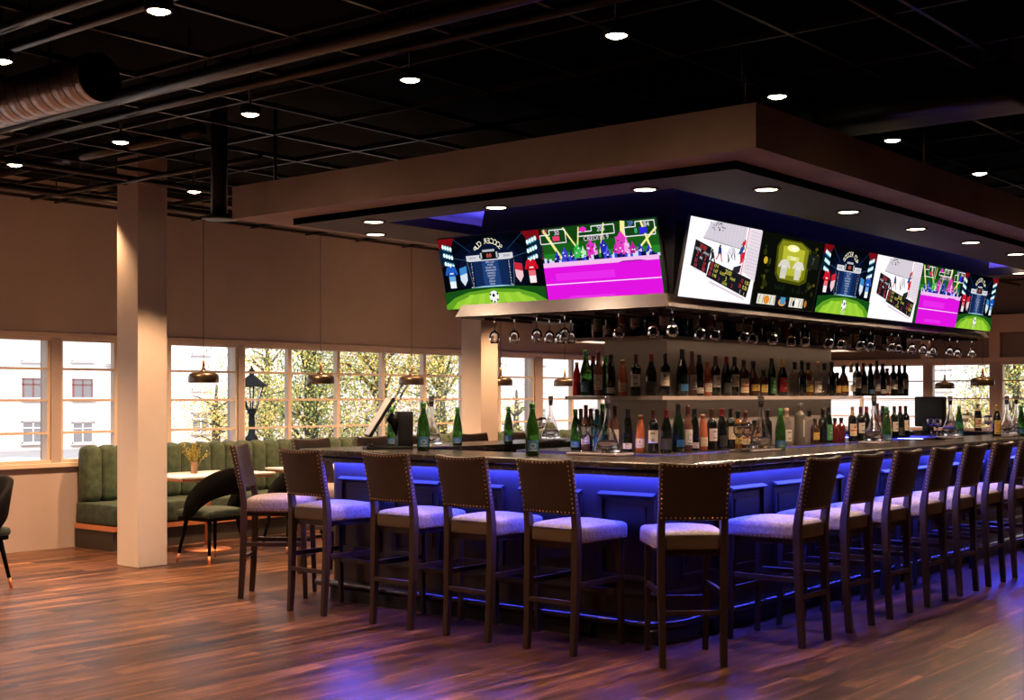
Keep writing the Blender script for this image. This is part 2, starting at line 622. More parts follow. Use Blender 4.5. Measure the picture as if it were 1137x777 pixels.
def lampgrid():
    k = (ZL - EYE) / 1.9
    xs = [3.815 * k - 1.8 * k, 3.815 * k, 5.6 * k, 7.385 * k, 9.19 * k, 11.03 * k, 12.8 * k, 14.6 * k, 16.4 * k, 18.2 * k, 20 * k, 21.8 * k, 23.6 * k]  # last columns are unseen, added to brighten the far wall
    ys = [0.87 * k, 2.37 * k, 3.875 * k, 5.378 * k, 6.868 * k, 8.371 * k, 9.866 * k, 11.37 * k]
    return xs, ys


GX, GY = lampgrid()
# suspended black grid, a lattice of thin runners
g = MB()
for i in range(-3, 24):
    x = GX[2] + (i - 3) * (GX[3] - GX[2]) / 2 + .22
    if X0 + .2 < x < X1 - .3 and not (5.6 < x < 14.0 and False):
        g.box(x - .011, x + .011, Y0 + .2, Y1 - .25, ZL + .16, ZL + .195, M_GRID)
for j in range(-8, 16):
    y = GY[2] + j * (GY[3] - GY[2]) / 2 + .3
    if Y0 + .3 < y < Y1 - .3:
        g.box(X0 + .2, X1 - .3, y - .011, y + .011, ZL + .16, ZL + .19, M_GRID)
tag(g.build('ceiling_grid'), 'black open grid of thin runners hung below the dark ceiling', 'ceiling grid')
# pipes
PIPES = [('y', 3.35, 3.33, .028, -1.0, 10.9, 'thin black pipe'), ('y', 3.52, 3.30, .022, -1.0, 10.9, 'thin black conduit'),
         ('y', 4.55, 3.32, .045, -1.0, 11.0, 'thick black pipe'), ('y', 4.95, 3.36, .03, 2.0, 11.0, 'black pipe'),
         ('y', 5.75, 3.42, .05, 7.6, 11.0, 'thick black pipe'), ('y', 6.3, 3.3, .02, 7.6, 10.8, 'thin black pipe'),
         ('y', 2.6, 3.4, .05, -2.0, 10.5, 'thick black pipe'), ('x', 9.3, 3.32, .025, 3.0, 16.0, 'thin black pipe'),
         ('x', 10.35, 3.3, .03, 4.0, 18.0, 'black pipe'), ('x', 2.55, 3.34, .02, 5.0, 20.0, 'thin black pipe'),
         ('x', 1.9, 3.36, .035, 4.0, 20.0, 'thick black pipe'), ('y', 9.2, 3.36, .03, -1.0, 3.0, 'black pipe'),
         ('y', 11.2, 3.36, .03, -1.0, 3.1, 'black pipe'), ('y', 13.6, 3.38, .04, -1.0, 3.1, 'thick black pipe')]
PIPELAB = ['thin black pipe along the ceiling above the silver duct, left of its twin conduit',
           'thin black conduit running beside the thin pipe above the silver duct',
           'thick black pipe along the ceiling just right of the silver duct',
           'medium black pipe along the ceiling, second to the right of the silver duct',
           'thick black pipe near the ceiling left of the bar canopy end',
           'thin black pipe ending above the left end of the bar canopy',
           'thick black pipe at the top left corner of the photo, nearest the camera',
           'thin black pipe crossing the ceiling in front of the white pillar',
           'black pipe crossing the ceiling close to the window wall',
           'thin black pipe over the right side of the bar canopy',
           'thick black pipe at the upper right, in front of the bar canopy',
           'black pipe running back from the canopy above its first right lamp',
           'black pipe running back from the canopy above its second right lamp',
           'thick black pipe running back from the canopy above its third right lamp']
for (ax, p, z, r, a, b, _), lab in zip(PIPES, PIPELAB):
    mb = MB()
    mb.tube([(p, a, z), (p, b, z)] if ax == 'y' else [(a, p, z), (b, p, z)], r, M_PIPE, 10)
    t = thing('ceiling_pipe', lab, 'pipe')
    mb.build('pipe', t)
    n = int((b - a) / 2.2) + 1
    for i in range(n):
        q = a + .4 + (b - a - .8) * i / max(n - 1, 1)
        c = (p, q) if ax == 'y' else (q, p)
        MB().tube([(c[0], c[1], z), (c[0], c[1], ZC)], .006, M_PIPE, 6).build('hanger_rod', t)
# grey light channels seen up between the runners
CH = [(3.0, 5.6, 8.6, 'long grey channel at the top left, near the leftmost lamp'), (5.55, 2.0, 2.9, 'short grey channel in the ceiling above the canopy corner lamp'),
      (5.0, 8.9, 9.9, 'short grey channel in the ceiling above the white pillar'), (9.0, -.2, 1.6, 'grey channel at the upper right corner of the ceiling')]
for x, a, b, lab in CH:
    t = thing('ceiling_channel', lab, 'channel')
    MB().prism([(-.09, 0), (-.06, -.05), (.06, -.05), (.09, 0)], 0, b - a, M_GREYCH, Matrix.Translation((x, b, 3.47)) @ Matrix.Rotation(R(90), 4, 'X')).build('tray', t)
    MB().tube([(x, a + .2, 3.47), (x, a + .2, ZC)], .006, M_PIPE, 6).build('hanger', t)
    MB().tube([(x, b - .2, 3.47), (x, b - .2, ZC)], .006, M_PIPE, 6).build('hanger', t)
# silver spiral duct, open at its near end
t = thing('spiral_duct', 'round silver spiral duct with open end at the upper left', 'duct', (4.03, 6.22, 3.25))
prof = []
n = 44
for i in range(n + 1):
    y = 5.0 * i / n
    prof += [(.1345, y), (.1362, y + .012), (.1345, y + .024)]
mm = MB().lathe(prof, M_DUCT, 32, Matrix.Rotation(R(-90), 4, 'X'), True, False)
mm.build('duct_skin', t)
s = MB()
for i in range(n):
    y = 5.0 * (i + .55) / n
    s.lathe([(.1362, y), (.1372, y + .003), (.1362, y + .006)], M_BLKMETAL, 32, Matrix.Rotation(R(-90), 4, 'X'), True, False)
s.build('seam', t)
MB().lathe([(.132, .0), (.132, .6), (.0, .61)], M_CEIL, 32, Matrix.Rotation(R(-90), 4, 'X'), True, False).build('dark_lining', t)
for y in (.5, 2.6, 4.6):
    MB().tube([(0, y, .13), (0, y, .37)], .006, M_PIPE, 6).build('hanger_rod', t)
# black duct above the right side of the canopy
t = thing('black_duct', 'black rectangular duct with round elbow above the right canopy edge', 'duct', (7.2, 2.35, 3.12))
MB().rbox(.22, .58, .115, .04, M_BLKMETAL, Tm((0.2, .58, .12))).build('duct_box', t)
e = MB()
e.tube([(0.15, 1.1, .12), (.1, 1.28, .11), (.04, 1.42, .08), (0, 1.48, .02), (0, 1.5, -.07)], [.115, .115, .12, .13, .13], M_BLKMETAL, 20)
e.build('elbow', t)
MB().lathe([(.145, -.07), (.17, -.085), (.17, -.1), (.1, -.11)], M_BLKMETAL, 24, Tm((0, 1.5, 0))).build('collar', t)
# round diffuser drop behind the canopy's left end
t = thing('air_diffuser', 'round black air diffuser on a drop behind the canopy left end', 'diffuser', (5.86, 7.535, 2.78))
MB().tube([(0, 0, .02), (0, 0, .5), (0, 0, .835)], .06, M_BLKMETAL, 16).build('drop_duct', t)
MB().lathe([(.02, -.012), (.10, -.006), (.122, .0), (.12, .01), (.07, .03)], M_BLKMETAL, 28).build('diffuser_plate', t)

# ------------------------------------------------------------------ lamps in the ceiling
LIGHTS = []


def spot(x, y, z, power, size, blend, col, rad=.045, name='lamp_light'):
    l = bpy.data.lights.new(name, 'SPOT')
    l.energy = power
    l.spot_size = R(size)
    l.spot_blend = blend
    l.color = col
    l.shadow_soft_size = rad
    o = bpy.data.objects.new(name, l)
    COL.objects.link(o)
    o.location = (x, y, z)
    return o


WARM = (1.0, 0.56, 0.29)
seen = {(5, 2): None}
base_lamp = None


def lamp_at(x, y, lab, group='round lamps in the black ceiling'):
    global base_lamp
    if base_lamp is None:
        base_lamp = thing('ceiling_lamp', lab, 'ceiling lamp', (x, y, ZL), 0, group)
        MB().lathe([(.050, .0), (.060, -.004), (.063, .0), (.063, .05), (.0, .05)], M_TRIM, 20, None, True, False).build('housing', base_lamp)
        MB().lathe([(0.0, -.012), (.03, -.010), (.051, .0), (.0, .02)], M_LAMP, 20, None, True, False).build('bulb', base_lamp)
        MB().tube([(0, 0, .05), (0, 0, ZC - ZL)], .008, M_PIPE, 6).build('stem', base_lamp)
        o = base_lamp
    else:
        o = dup(base_lamp, (x, y, ZL), 0, lab, group)
    return o


LAMPLAB = {(2, 2): 'large bright lamp at top centre, above the canopy corner',
           (3, 2): 'lamp just above the top corner of the bar canopy',
           (4, 2): 'lamp above the right canopy edge, second along from its corner',
           (5, 2): 'lamp above the right canopy edge, third along from its corner',
           (2, 3): 'lamp in the ceiling above the middle of the canopy left face',
           (2, 4): 'lamp in the ceiling above the left end of the canopy',
           (2, 5): 'lamp left of the canopy, between silver duct and white pillar',
           (2, 6): 'small lamp near the left photo edge, left of the white pillar',
           (3, 6): 'small lamp just right of the white pillar top',
           (1, 3): 'large bright lamp at the top edge, above the silver duct',
           (1, 4): 'lamp cut by the left photo edge, above the silver duct'}
for (i, j), lab in LAMPLAB.items():
    lamp_at(GX[i], GY[j], lab)
OFFLAB = 'black ceiling lamp elsewhere in the room, out of the photo'
PW = 120.0
for i, x in enumerate(GX):
    for j, y in enumerate(GY):
        if 5.7 < x < 14.2 and 3.1 < y < 7.5:
            continue                                              # these hang above the closed canopy
        if (i, j) not in LAMPLAB and (j == 0 or (i == 0 and j < 3) or (i > 8 and j == 1)):
            continue
        p = PW * (0.30 if j <= 1 else (0.9 if j == 2 else (1.35 if j <= 4 else (0.9 if j == 5 else (4.0 if j == 7 else (3.6 if i in (3, 6) else (2.5 if i in (2, 5) else 1.1)))))))
        spot(x, y, ZL - .02, p, 104 if j == 7 else 86, .75 if j == 7 else .45, WARM)
        if (i + j) % 2 == 0 and j < 5:
            spot(x, y, ZL - .025, min(p, PW) * .12, 168, .9, WARM)

# ------------------------------------------------------------------ the bar canopy
CXA, CXB, CYA, CYB = 5.87, 13.75, 3.20, 7.40
cn = thing('bar_canopy', 'wide plaster canopy hung over the bar with dark inner panel', 'canopy', (9.8, 5.3, 2.72))
off = (-9.8, -5.3, -2.72)


def shift(mb):
    mb.v = [(a + off[0], b + off[1], c + off[2]) for a, b, c in mb.v]
    return mb


shift(MB().ring((CXA, CXB, CYA, CYB), .0, [(0, 2.77), (0, 3.0), (.34, 3.0), (.34, 2.77)], M_CANOPY, 1)).build('plaster_beam', cn, fix=True)
shift(MB().ring((CXA + .26, CXB - .26, CYA + .26, CYB - .36), .0, [(0, 2.724), (0, 2.769), (.1, 2.769), (.1, 2.724)], M_SLOT, 1)).build('black_slot_band', cn, fix=True)
shift(MB().box(6.13, 6.46, 3.46, 7.04, 2.7235, 2.80, M_CANOPY_IN).box(13.14, 13.47, 3.46, 7.04, 2.7235, 2.80, M_CANOPY_IN)
      .box(6.46, 13.14, 3.46, 4.07, 2.7235, 2.80, M_CANOPY_IN).box(6.46, 13.14, 6.42, 7.04, 2.7235, 2.80, M_CANOPY_IN)).build('inner_panel', cn)
shift(MB().box(6.15, 13.45, 3.5, 7.05, 2.975, 2.998, M_CANOPY_TOP)).build('cove_lid', cn)
led = shift(MB().ring((6.28, 13.3, 3.75, 6.75), .0, [(0, 2.802), (0, 2.812), (.03, 2.812), (.03, 2.802)], M_LED2, 1)).build('cove_light_strip', cn, fix=True)
# hanging rods of the canopy up to the slab
for x in (6.1, 8.6, 11.1, 13.5):
    for y in (3.4, 7.2):
        shift(MB().tube([(x, y, 3.0), (x, y, ZC)], .012, M_PIPE, 8)).build('hanging_rod', cn)

CLAB = [((716, 210), 'downlight in the canopy panel nearest its front corner, left side'),
        ((551, 230), 'downlight in the canopy panel above the left soccer screen'),
        ((415, 246), 'front one of the pair of downlights at the canopy left end'),
        ((417, 260), 'rear one of the pair of downlights at the canopy left end'),
        ((851, 210), 'downlight in the canopy panel above the first hockey screen'),
        ((942, 235), 'downlight in the canopy panel above the right soccer screen'),
        ((1017, 254), 'downlight in the canopy panel above the second hockey screen'),
        ((1078, 269), 'downlight in the canopy panel above the rightmost soccer screen'),
        ((1128, 282), 'downlight at the right photo edge, upper one of three'),
        ((1132, 303), 'downlight at the right photo edge, lower one of three')]
base_dl = None
for (u, v), lab in CLAB:
    d = (2.722 - EYE) * FPX / (HZP - v)
    r = (u - CXP) / FPX
    x, y = (CA + SA * r) * d, (SA - CA * r) * d
    if x > 13.4:
        x = 13.3
    y = min(max(y, 3.55), 6.95)
    if base_dl is None:
        base_dl = thing('recessed_downlight', lab, 'downlight', (x, y, 2.7225), 0, 'downlights in the bar canopy')
        MB().lathe([(.062, -.001), (.072, -.008), (.084, -.006), (.086, 0.0), (.062, .0)], M_TRIM, 24, None, True, False).build('trim_ring', base_dl)
        MB().lathe([(.0, -.006), (.063, -.004), (.063, .0)], M_LAMP2, 24, None, True, False).build('lens', base_dl)
    else:
        dup(base_dl, (x, y, 2.7225), 0, lab)
    spot(x, y, 2.71, 115, 152, .35, (1.0, .68, .44), .05)

# ------------------------------------------------------------------ the screen bulkhead over the island
bk = thing('screen_bulkhead', 'dark boxed bulkhead with fascia carrying the television screens', 'bulkhead', (9.8, 5.3, 2.06))
off = (-9.8, -5.3, -2.06)
# leaning dark panels behind the screens
sk = MB()


def lean(mb, a, b, ztop, dz_lo=2.15, th=.05):
    (xa, ya), (xb, yb) = a, b


pan = MB()
# four walls of the bulkhead: bottom rectangle and top rectangle (leans outward upward)
bt = [(7.02, 4.42), (12.52, 4.42), (12.52, 6.18), (7.02, 6.18)]
tp = [(6.90, 4.31), (12.62, 4.31), (12.62, 5.86), (6.90, 5.86)]
vs = [(x, y, 2.15) for x, y in bt] + [(x, y, 2.97) for x, y in tp]
# left panel only to y 5.86 at the top
ins = .05
bi = [(x + (ins if k in (0, 3) else -ins), y + (ins if k < 2 else -ins)) for k, (x, y) in enumerate(bt)]
ti = [(x + (ins if k in (0, 3) else -ins), y + (ins if k < 2 else -ins)) for k, (x, y) in enumerate(tp)]
vs += [(x, y, 2.15) for x, y in bi] + [(x, y, 2.97) for x, y in ti]
fs = []
for k in range(4):
    j = (k + 1) % 4
    fs += [(k, j, 4 + j, 4 + k), (8 + j, 8 + k, 12 + k, 12 + j), (k, 8 + k, 8 + j, j), (4 + k, 4 + j, 12 + j, 12 + k)]
pan.add(vs, fs, M_NAVY)
shift(pan).build('back_panels', bk, fix=True)
shift(MB().ring((6.90, 12.72, 4.385, 6.17), .0, [(.0, 2.062), (-.012, 2.068), (.03, 2.155), (.09, 2.155), (.09, 2.062)], M_FASCIA, 1)).build('fascia', bk, fix=True)
shift(MB().box(6.93, 7.50, 4.41, 6.15, 2.058, 2.075, M_RACK).box(12.0, 12.70, 4.41, 6.15, 2.058, 2.075, M_RACK)
      .box(7.50, 12.0, 4.41, 4.80, 2.058, 2.075, M_RACK).box(7.50, 12.0, 5.85, 6.15, 2.058, 2.075, M_RACK)).build('rack_board', bk)
for k in range(24):
    x = 7.0 + k * .24
    if x < 12.65:
        shift(MB().box(x - .006, x + .006, 4.42, 4.79, 2.040, 2.058, M_RACK)).build('glass_rail', bk)
for k in range(7):
    y = 4.5 + k * .24
    shift(MB().box(6.95, 7.48, y - .006, y + .006, 2.040, 2.058, M_RACK)).build('glass_rail', bk)


# ------------------------------------------------------------------ screen pictures
def text_tris(s):
    cu = bpy.data.curves.new('t', 'FONT')
    cu.body = s
    cu.align_x = 'CENTER'
    cu.align_y = 'CENTER'
    o = bpy.data.objects.new('t', cu)
    COL.objects.link(o)
    bpy.context.view_layer.update()
    me = o.evaluated_get(bpy.context.evaluated_depsgraph_get()).to_mesh()
    vs = [(v.co.x, v.co.y) for v in me.vertices]
    fs = [tuple(p.vertices) for p in me.polygons]
    o.evaluated_get(bpy.context.evaluated_depsgraph_get()).to_mesh_clear()
    bpy.data.objects.remove(o)
    bpy.data.curves.remove(cu)
    return vs, fs


TXT = {}


def emat(c, s=1.0):
    return emit('screen_%02x%02x%02x_%d' % (*c, int(s * 100)), lin(*c), s)


TW, TH = .925, .508


class Pic:
    """flat picture drawn in 0..1 x 0..1, y up, layers stacked a hair apart"""

    def __init__(self, mirror=False):
        self.mb, self.z, self.mir = MB(), 0.0, mirror

    def P(self, x, y):
        if self.mir:
            x = 1 - x
        return ((x - .5) * TW, (y - .5) * TH, self.z)

    def poly(self, pts, c, s=1.0, step=True):
        if step:
            self.z += .00012
        v = [self.P(*p) for p in pts]
        f = tuple(range(len(v)))
        a = sum(v[i][0] * v[(i + 1) % len(v)][1] - v[(i + 1) % len(v)][0] * v[i][1] for i in range(len(v)))
        self.mb.add(v, [f if a > 0 else f[::-1]], emat(c, s))

    def rect(self, x0, y0, x1, y1, c, s=1.0):
        self.poly([(x0, y0), (x1, y0), (x1, y1), (x0, y1)], c, s)

    def ell(self, x, y, a, b, c, s=1.0, n=20, rot=0):
        cr, sr = math.cos(rot), math.sin(rot)
        self.poly([(x + a * math.cos(t) * cr - b * math.sin(t) * sr, y + a * math.cos(t) * sr + b * math.sin(t) * cr)
                   for t in [2 * math.pi * k / n for k in range(n)]], c, s)

    def line(self, x0, y0, x1, y1, w, c, s=1.0):
        dx, dy = (x1 - x0) * TW, (y1 - y0) * TH
        l = math.hypot(dx, dy)
        nx, ny = -dy / l * w / 2 / TW, dx / l * w / 2 / TH
        self.poly([(x0 + nx, y0 + ny), (x1 + nx, y1 + ny), (x1 - nx, y1 - ny), (x0 - nx, y0 - ny)], c, s)

    def text(self, s_, x, y, h, c, s=1.0, rot=0.0, sx=1.0):
        if s_ not in TXT:
            TXT[s_] = text_tris(s_)
        vs, fs = TXT[s_]
        self.z += .00012
        k = h * TH / .7
        cr, sr = math.cos(rot), math.sin(rot)
        m = -1 if self.mir else 1
        bx, by, bz = self.P(x, y)
        out = []
        for a, b in vs:
            a, b = a * k * sx, b * k
            out.append((bx + m * (a * cr - b * sr), by + a * sr + b * cr, bz))
        self.mb.add(out, [f[::-1] if self.mir else f for f in fs], emat(c, s))

    def shirt(self, x, y, w, h, c1, c2, c3):
        X = lambda a: x + (a - .5) * w
        Y = lambda b: y + (b - .5) * h
        self.poly([(X(a), Y(b)) for a, b in ((.25, .5), (.75, .5), (.73, 0), (.27, 0))], c3)
        self.poly([(X(a), Y(b)) for a, b in ((.25, .72), (.75, .72), (.745, .3), (.255, .3))], c2)
        self.poly([(X(a), Y(b)) for a, b in ((.36, 1), (.64, 1), (.82, .94), (1, .62), (.86, .55), (.75, .72), (.75, .52), (.25, .52), (.25, .72), (.14, .55), (0, .62), (.18, .94))], c1)
        self.poly([(X(a), Y(b)) for a, b in ((.40, 1), (.60, 1), (.5, .9))], (230, 230, 235))
        self.rect(X(.36), Y(.62), X(.64), Y(.68), (235, 235, 240))


def soccer(mir):
    p = Pic(mir)
    p.rect(0, 0, 1, 1, (3, 5, 12))
    for k, c in enumerate(((5, 10, 26), (8, 18, 44), (12, 28, 66))):
        p.ell(.5, .55, .42 - .1 * k, .40 - .08 * k, c)
    for s in (0, 1):
        q = (lambda x: x) if s == 0 else (lambda x: 1 - x)
        p.poly([(q(0), 1), (q(.17), 1), (q(.03), .62), (q(0), .6)], (120, 10, 18))
        p.poly([(q(0), .86), (q(.1), .9), (q(.1), .6), (q(0), .62)], (12, 30, 52))
        p.line(q(.16), .98, q(.32), .78, .004, (30, 60, 100))
        p.line(q(.13), .72, q(.30), .66, .003, (60, 90, 130))
        p.line(q(.27), .64, q(.30), .31, .003, (120, 140, 160))
        for r_ in range(3):
            p.poly([(q(.035 + .004 * r_), .93 - .12 * r_), (q(.13 + .004 * r_), .88 - .115 * r_), (q(.13 + .004 * r_), .80 - .105 * r_), (q(.035 + .004 * r_), .85 - .11 * r_)], (40, 110, 140))
            for k in range(4):
                p.ell(q(.045 + .025 * k + .003 * r_), .89 - .014 * k - .12 * r_, .012, .030, (225, 255, 255), 1.15, 10)
    for k, ch in enumerate('SOCCER CUP'):
        a = R(62 - 124 * k / 9)
        if ch != ' ':
            p.text(ch, .5 + .135 * math.sin(-a), .735 + .18 * math.cos(a), .075, (245, 235, 205), 1.1, a, .95)
    p.poly([(.27, .66), (.27, .735), (.73, .735), (.73, .66), (.70, .65), (.30, .65)], (215, 215, 222))
    p.text('HOME', .33, .695, .03, (60, 60, 70))
    p.text('AWAY', .67, .695, .03, (60, 60, 70))
    p.poly([(.40, .70), (.42, .79), (.58, .79), (.60, .70), (.58, .665), (.42, .665)], (14, 14, 18))
    p.rect(.44, .77, .56, .80, (180, 185, 195))
    p.rect(.415, .68, .43, .76, (190, 195, 200))
    p.rect(.57, .68, .585, .76, (190, 195, 200))
    p.text('0:0', .5, .715, .05, (255, 110, 100), 1.1)
    p.poly([(.34, .65), (.66, .65), (.67, .29), (.33, .29)], (18, 40, 84))
    p.poly([(.42, .65), (.58, .65), (.585, .29), (.415, .29)], (34, 66, 124))
    rows = ['FULL TIME', 'SHOTS', 'ON TARGET', 'POSSESSION', 'CORNERS', 'OFFSIDES', 'FOULS', 'CARDS', 'SAVES']
    for k, t_ in enumerate(rows):
        y = .625 - .038 * k
        p.rect(.36, y - .017, .64, y - .015, (10, 20, 46))
        p.text(t_, .5, y, .024, (205, 215, 235))
        p.text(str((k * 3 + 2) % 10), .315, y - .01, .026, (235, 235, 240))
        p.text(str((k * 5 + 1) % 10), .685, y - .01, .026, (235, 235, 240))
    p.text('15', .30, .285, .03, (235, 235, 240))
    p.text('19', .70, .285, .03, (235, 235, 240))
    # shirts and pennants: red on the left, blue on the right
    p.shirt(.105, .46, .13, .32, (210, 20, 40), (235, 110, 120), (250, 235, 238))
    p.poly([(.19, .57), (.265, .60), (.26, .40), (.225, .32), (.19, .40)], (240, 200, 205))
    p.poly([(.19, .57), (.265, .60), (.263, .50), (.19, .47)], (205, 40, 60))
    p.shirt(.895, .46, .13, .32, (30, 90, 190), (110, 170, 225), (235, 245, 250))
    p.poly([(.81, .57), (.735, .60), (.74, .40), (.775, .32), (.81, .40)], (215, 230, 245))
    p.poly([(.81, .57), (.735, .60), (.737, .50), (.81, .47)], (60, 140, 210))
    # pitch
    p.poly([(0, .24), (.28, .28), (.72, .28), (1, .24), (1, 0), (0, 0)], (22, 78, 22))
    p.poly([(.0, .0), (.0, .06), (.1, .16), (.25, .23), (.5, .26), (.75, .23), (.9, .16), (1, .06), (1, .0)], (96, 160, 36))
    p.poly([(.06, .0), (.12, .10), (.28, .185), (.5, .215), (.72, .185), (.88, .10), (.94, .0)], (150, 205, 52))
    for k in range(5):
        x = .14 + .16 * k
        p.poly([(x, .0), (x + .07, .0), (.5 + (x + .07 - .5) * .7, .19), (.5 + (x - .5) * .7, .19)], (162, 214, 60))
    p.poly([(.28, .285), (.72, .285), (.6, .30), (.4, .30)], (170, 225, 245))
    p.ell(.5, .145, .045, .085, (240, 240, 240), 1.05, 24)
    p.ell(.505, .165, .014, .026, (20, 20, 22), 1, 6)
    for a, b in ((-.03, .10), (.03, .09), (-.034, .185), (.036, .18), (0, .075)):
        p.ell(.5 + a, b, .009, .016, (24, 24, 26), 1, 6)
    p.text('KICK OFF', .5, .042, .028, (225, 240, 190))
    p.text('PRESS START', .5, .012, .018, (225, 240, 190))
    return p.mb


def arcade(mir):
    p = Pic(mir)
    rr = random.Random(5)
    p.rect(0, 0, 1, 1, (18, 66, 18))
    p.rect(0, .6, 1, .8, (26, 92, 24))
    p.rect(0, .56, 1, .66, (40, 130, 40))
    for a, b, c, d, w in ((.02, .98, .16, .58, .02), (.2, .99, .34, .62, .012), (.34, .98, .30, .6, .01), (.56, 1, .50, .62, .010), (.72, 1, .70, .72, .035), (.99, .88, .82, .62, .014), (.87, .98, .93, .6, .016)):
        p.line(a, b, c, d, w, (250, 240, 150))
    sky = [(.12, .05, .12, (40, 44, 190)), (.19, .06, .17, (60, 60, 210)), (.25, .05, .11, (24, 24, 120)), (.31, .07, .22, (60, 190, 80)), (.36, .05, .16, (190, 240, 190)),
           (.43, .08, .26, (220, 50, 190)), (.47, .03, .20, (245, 150, 225)), (.54, .06, .25, (36, 40, 180)), (.57, .05, .12, (90, 100, 235)), (.64, .05, .14, (200, 40, 170)),
           (.70, .11, .34, (225, 60, 190)), (.74, .05, .22, (250, 160, 235)), (.79, .06, .16, (190, 30, 160)), (.85, .05, .13, (40, 44, 190)), (.92, .06, .10, (60, 60, 210))]
    for x, w_, h, c in sky:
        h, w_ = h * .80, w_ * .9
        p.rect(x - w_ / 2, .54, x + w_ / 2, .54 + h, c)
        p.poly([(x - w_ * .3, .54 + h), (x + w_ * .3, .54 + h), (x, .54 + h + .07)], c)
        for k in range(6):
            a, b = x + (rr.random() - .5) * w_ * .8, .55 + rr.random() * h * .9
            p.rect(a - .006, b - .008, a + .006, b + .008, (245, 235, 250) if k % 2 else (20, 20, 60))
    for k in range(46):
        x = k / 45
        h = .02 + .05 * rr.random()
        c = [(30, 30, 130), (60, 70, 220), (14, 16, 60), (210, 220, 250)][rr.randrange(4)]
        p.rect(x - .012, .53, x + .012, .54 + h, c)
    p.rect(0, .47, 1, .545, (245, 190, 240))
    p.rect(0, 0, 1, .485, (226, 20, 226))
    p.rect(.1, .30, .62, .40, (234, 44, 236))
    p.rect(.2, .04, .6, .09, (236, 50, 236))
    p.poly([(.66, .485), (.9, .485), (.84, .5), (.7, .5)], (150, 20, 150))
    p.rect(0, .25, 1, .262, (255, 225, 255))
    for x0, x1, yb in ((.005, .235, .80), (.35, .66, .86), (.745, .995, .80)):
        xm = x0 + (x1 - x0) * .38
        for a in ((x0, yb, x1, yb), (x1, yb, x1, .975), (x1, .975, xm, .975), (xm, .975, xm, .915), (xm, .915, x0, .915), (x0, .915, x0, yb)):
            p.line(*a, .006, (245, 245, 245))
    p.text('1P', .05, .955, .06, (220, 60, 110))
    p.text('30', .16, .93, .06, (240, 220, 240))
    p.text('3', .09, .86, .06, (120, 230, 140))
    p.rect(.12, .83, .18, .89, (235, 60, 110))
    p.ell(.395, .945, .03, .035, (230, 40, 190))
    p.text('205', .55, .93, .06, (235, 235, 245))
    p.text('CREDITS 9', .5, .82, .06, (235, 215, 240))
    p.text('2P', .80, .955, .06, (110, 130, 240))
    p.text('184', .92, .93, .06, (240, 240, 245))
    p.text('8', .84, .86, .06, (90, 220, 160))
    p.rect(.87, .82, .93, .90, (50, 40, 220))
    return p.mb


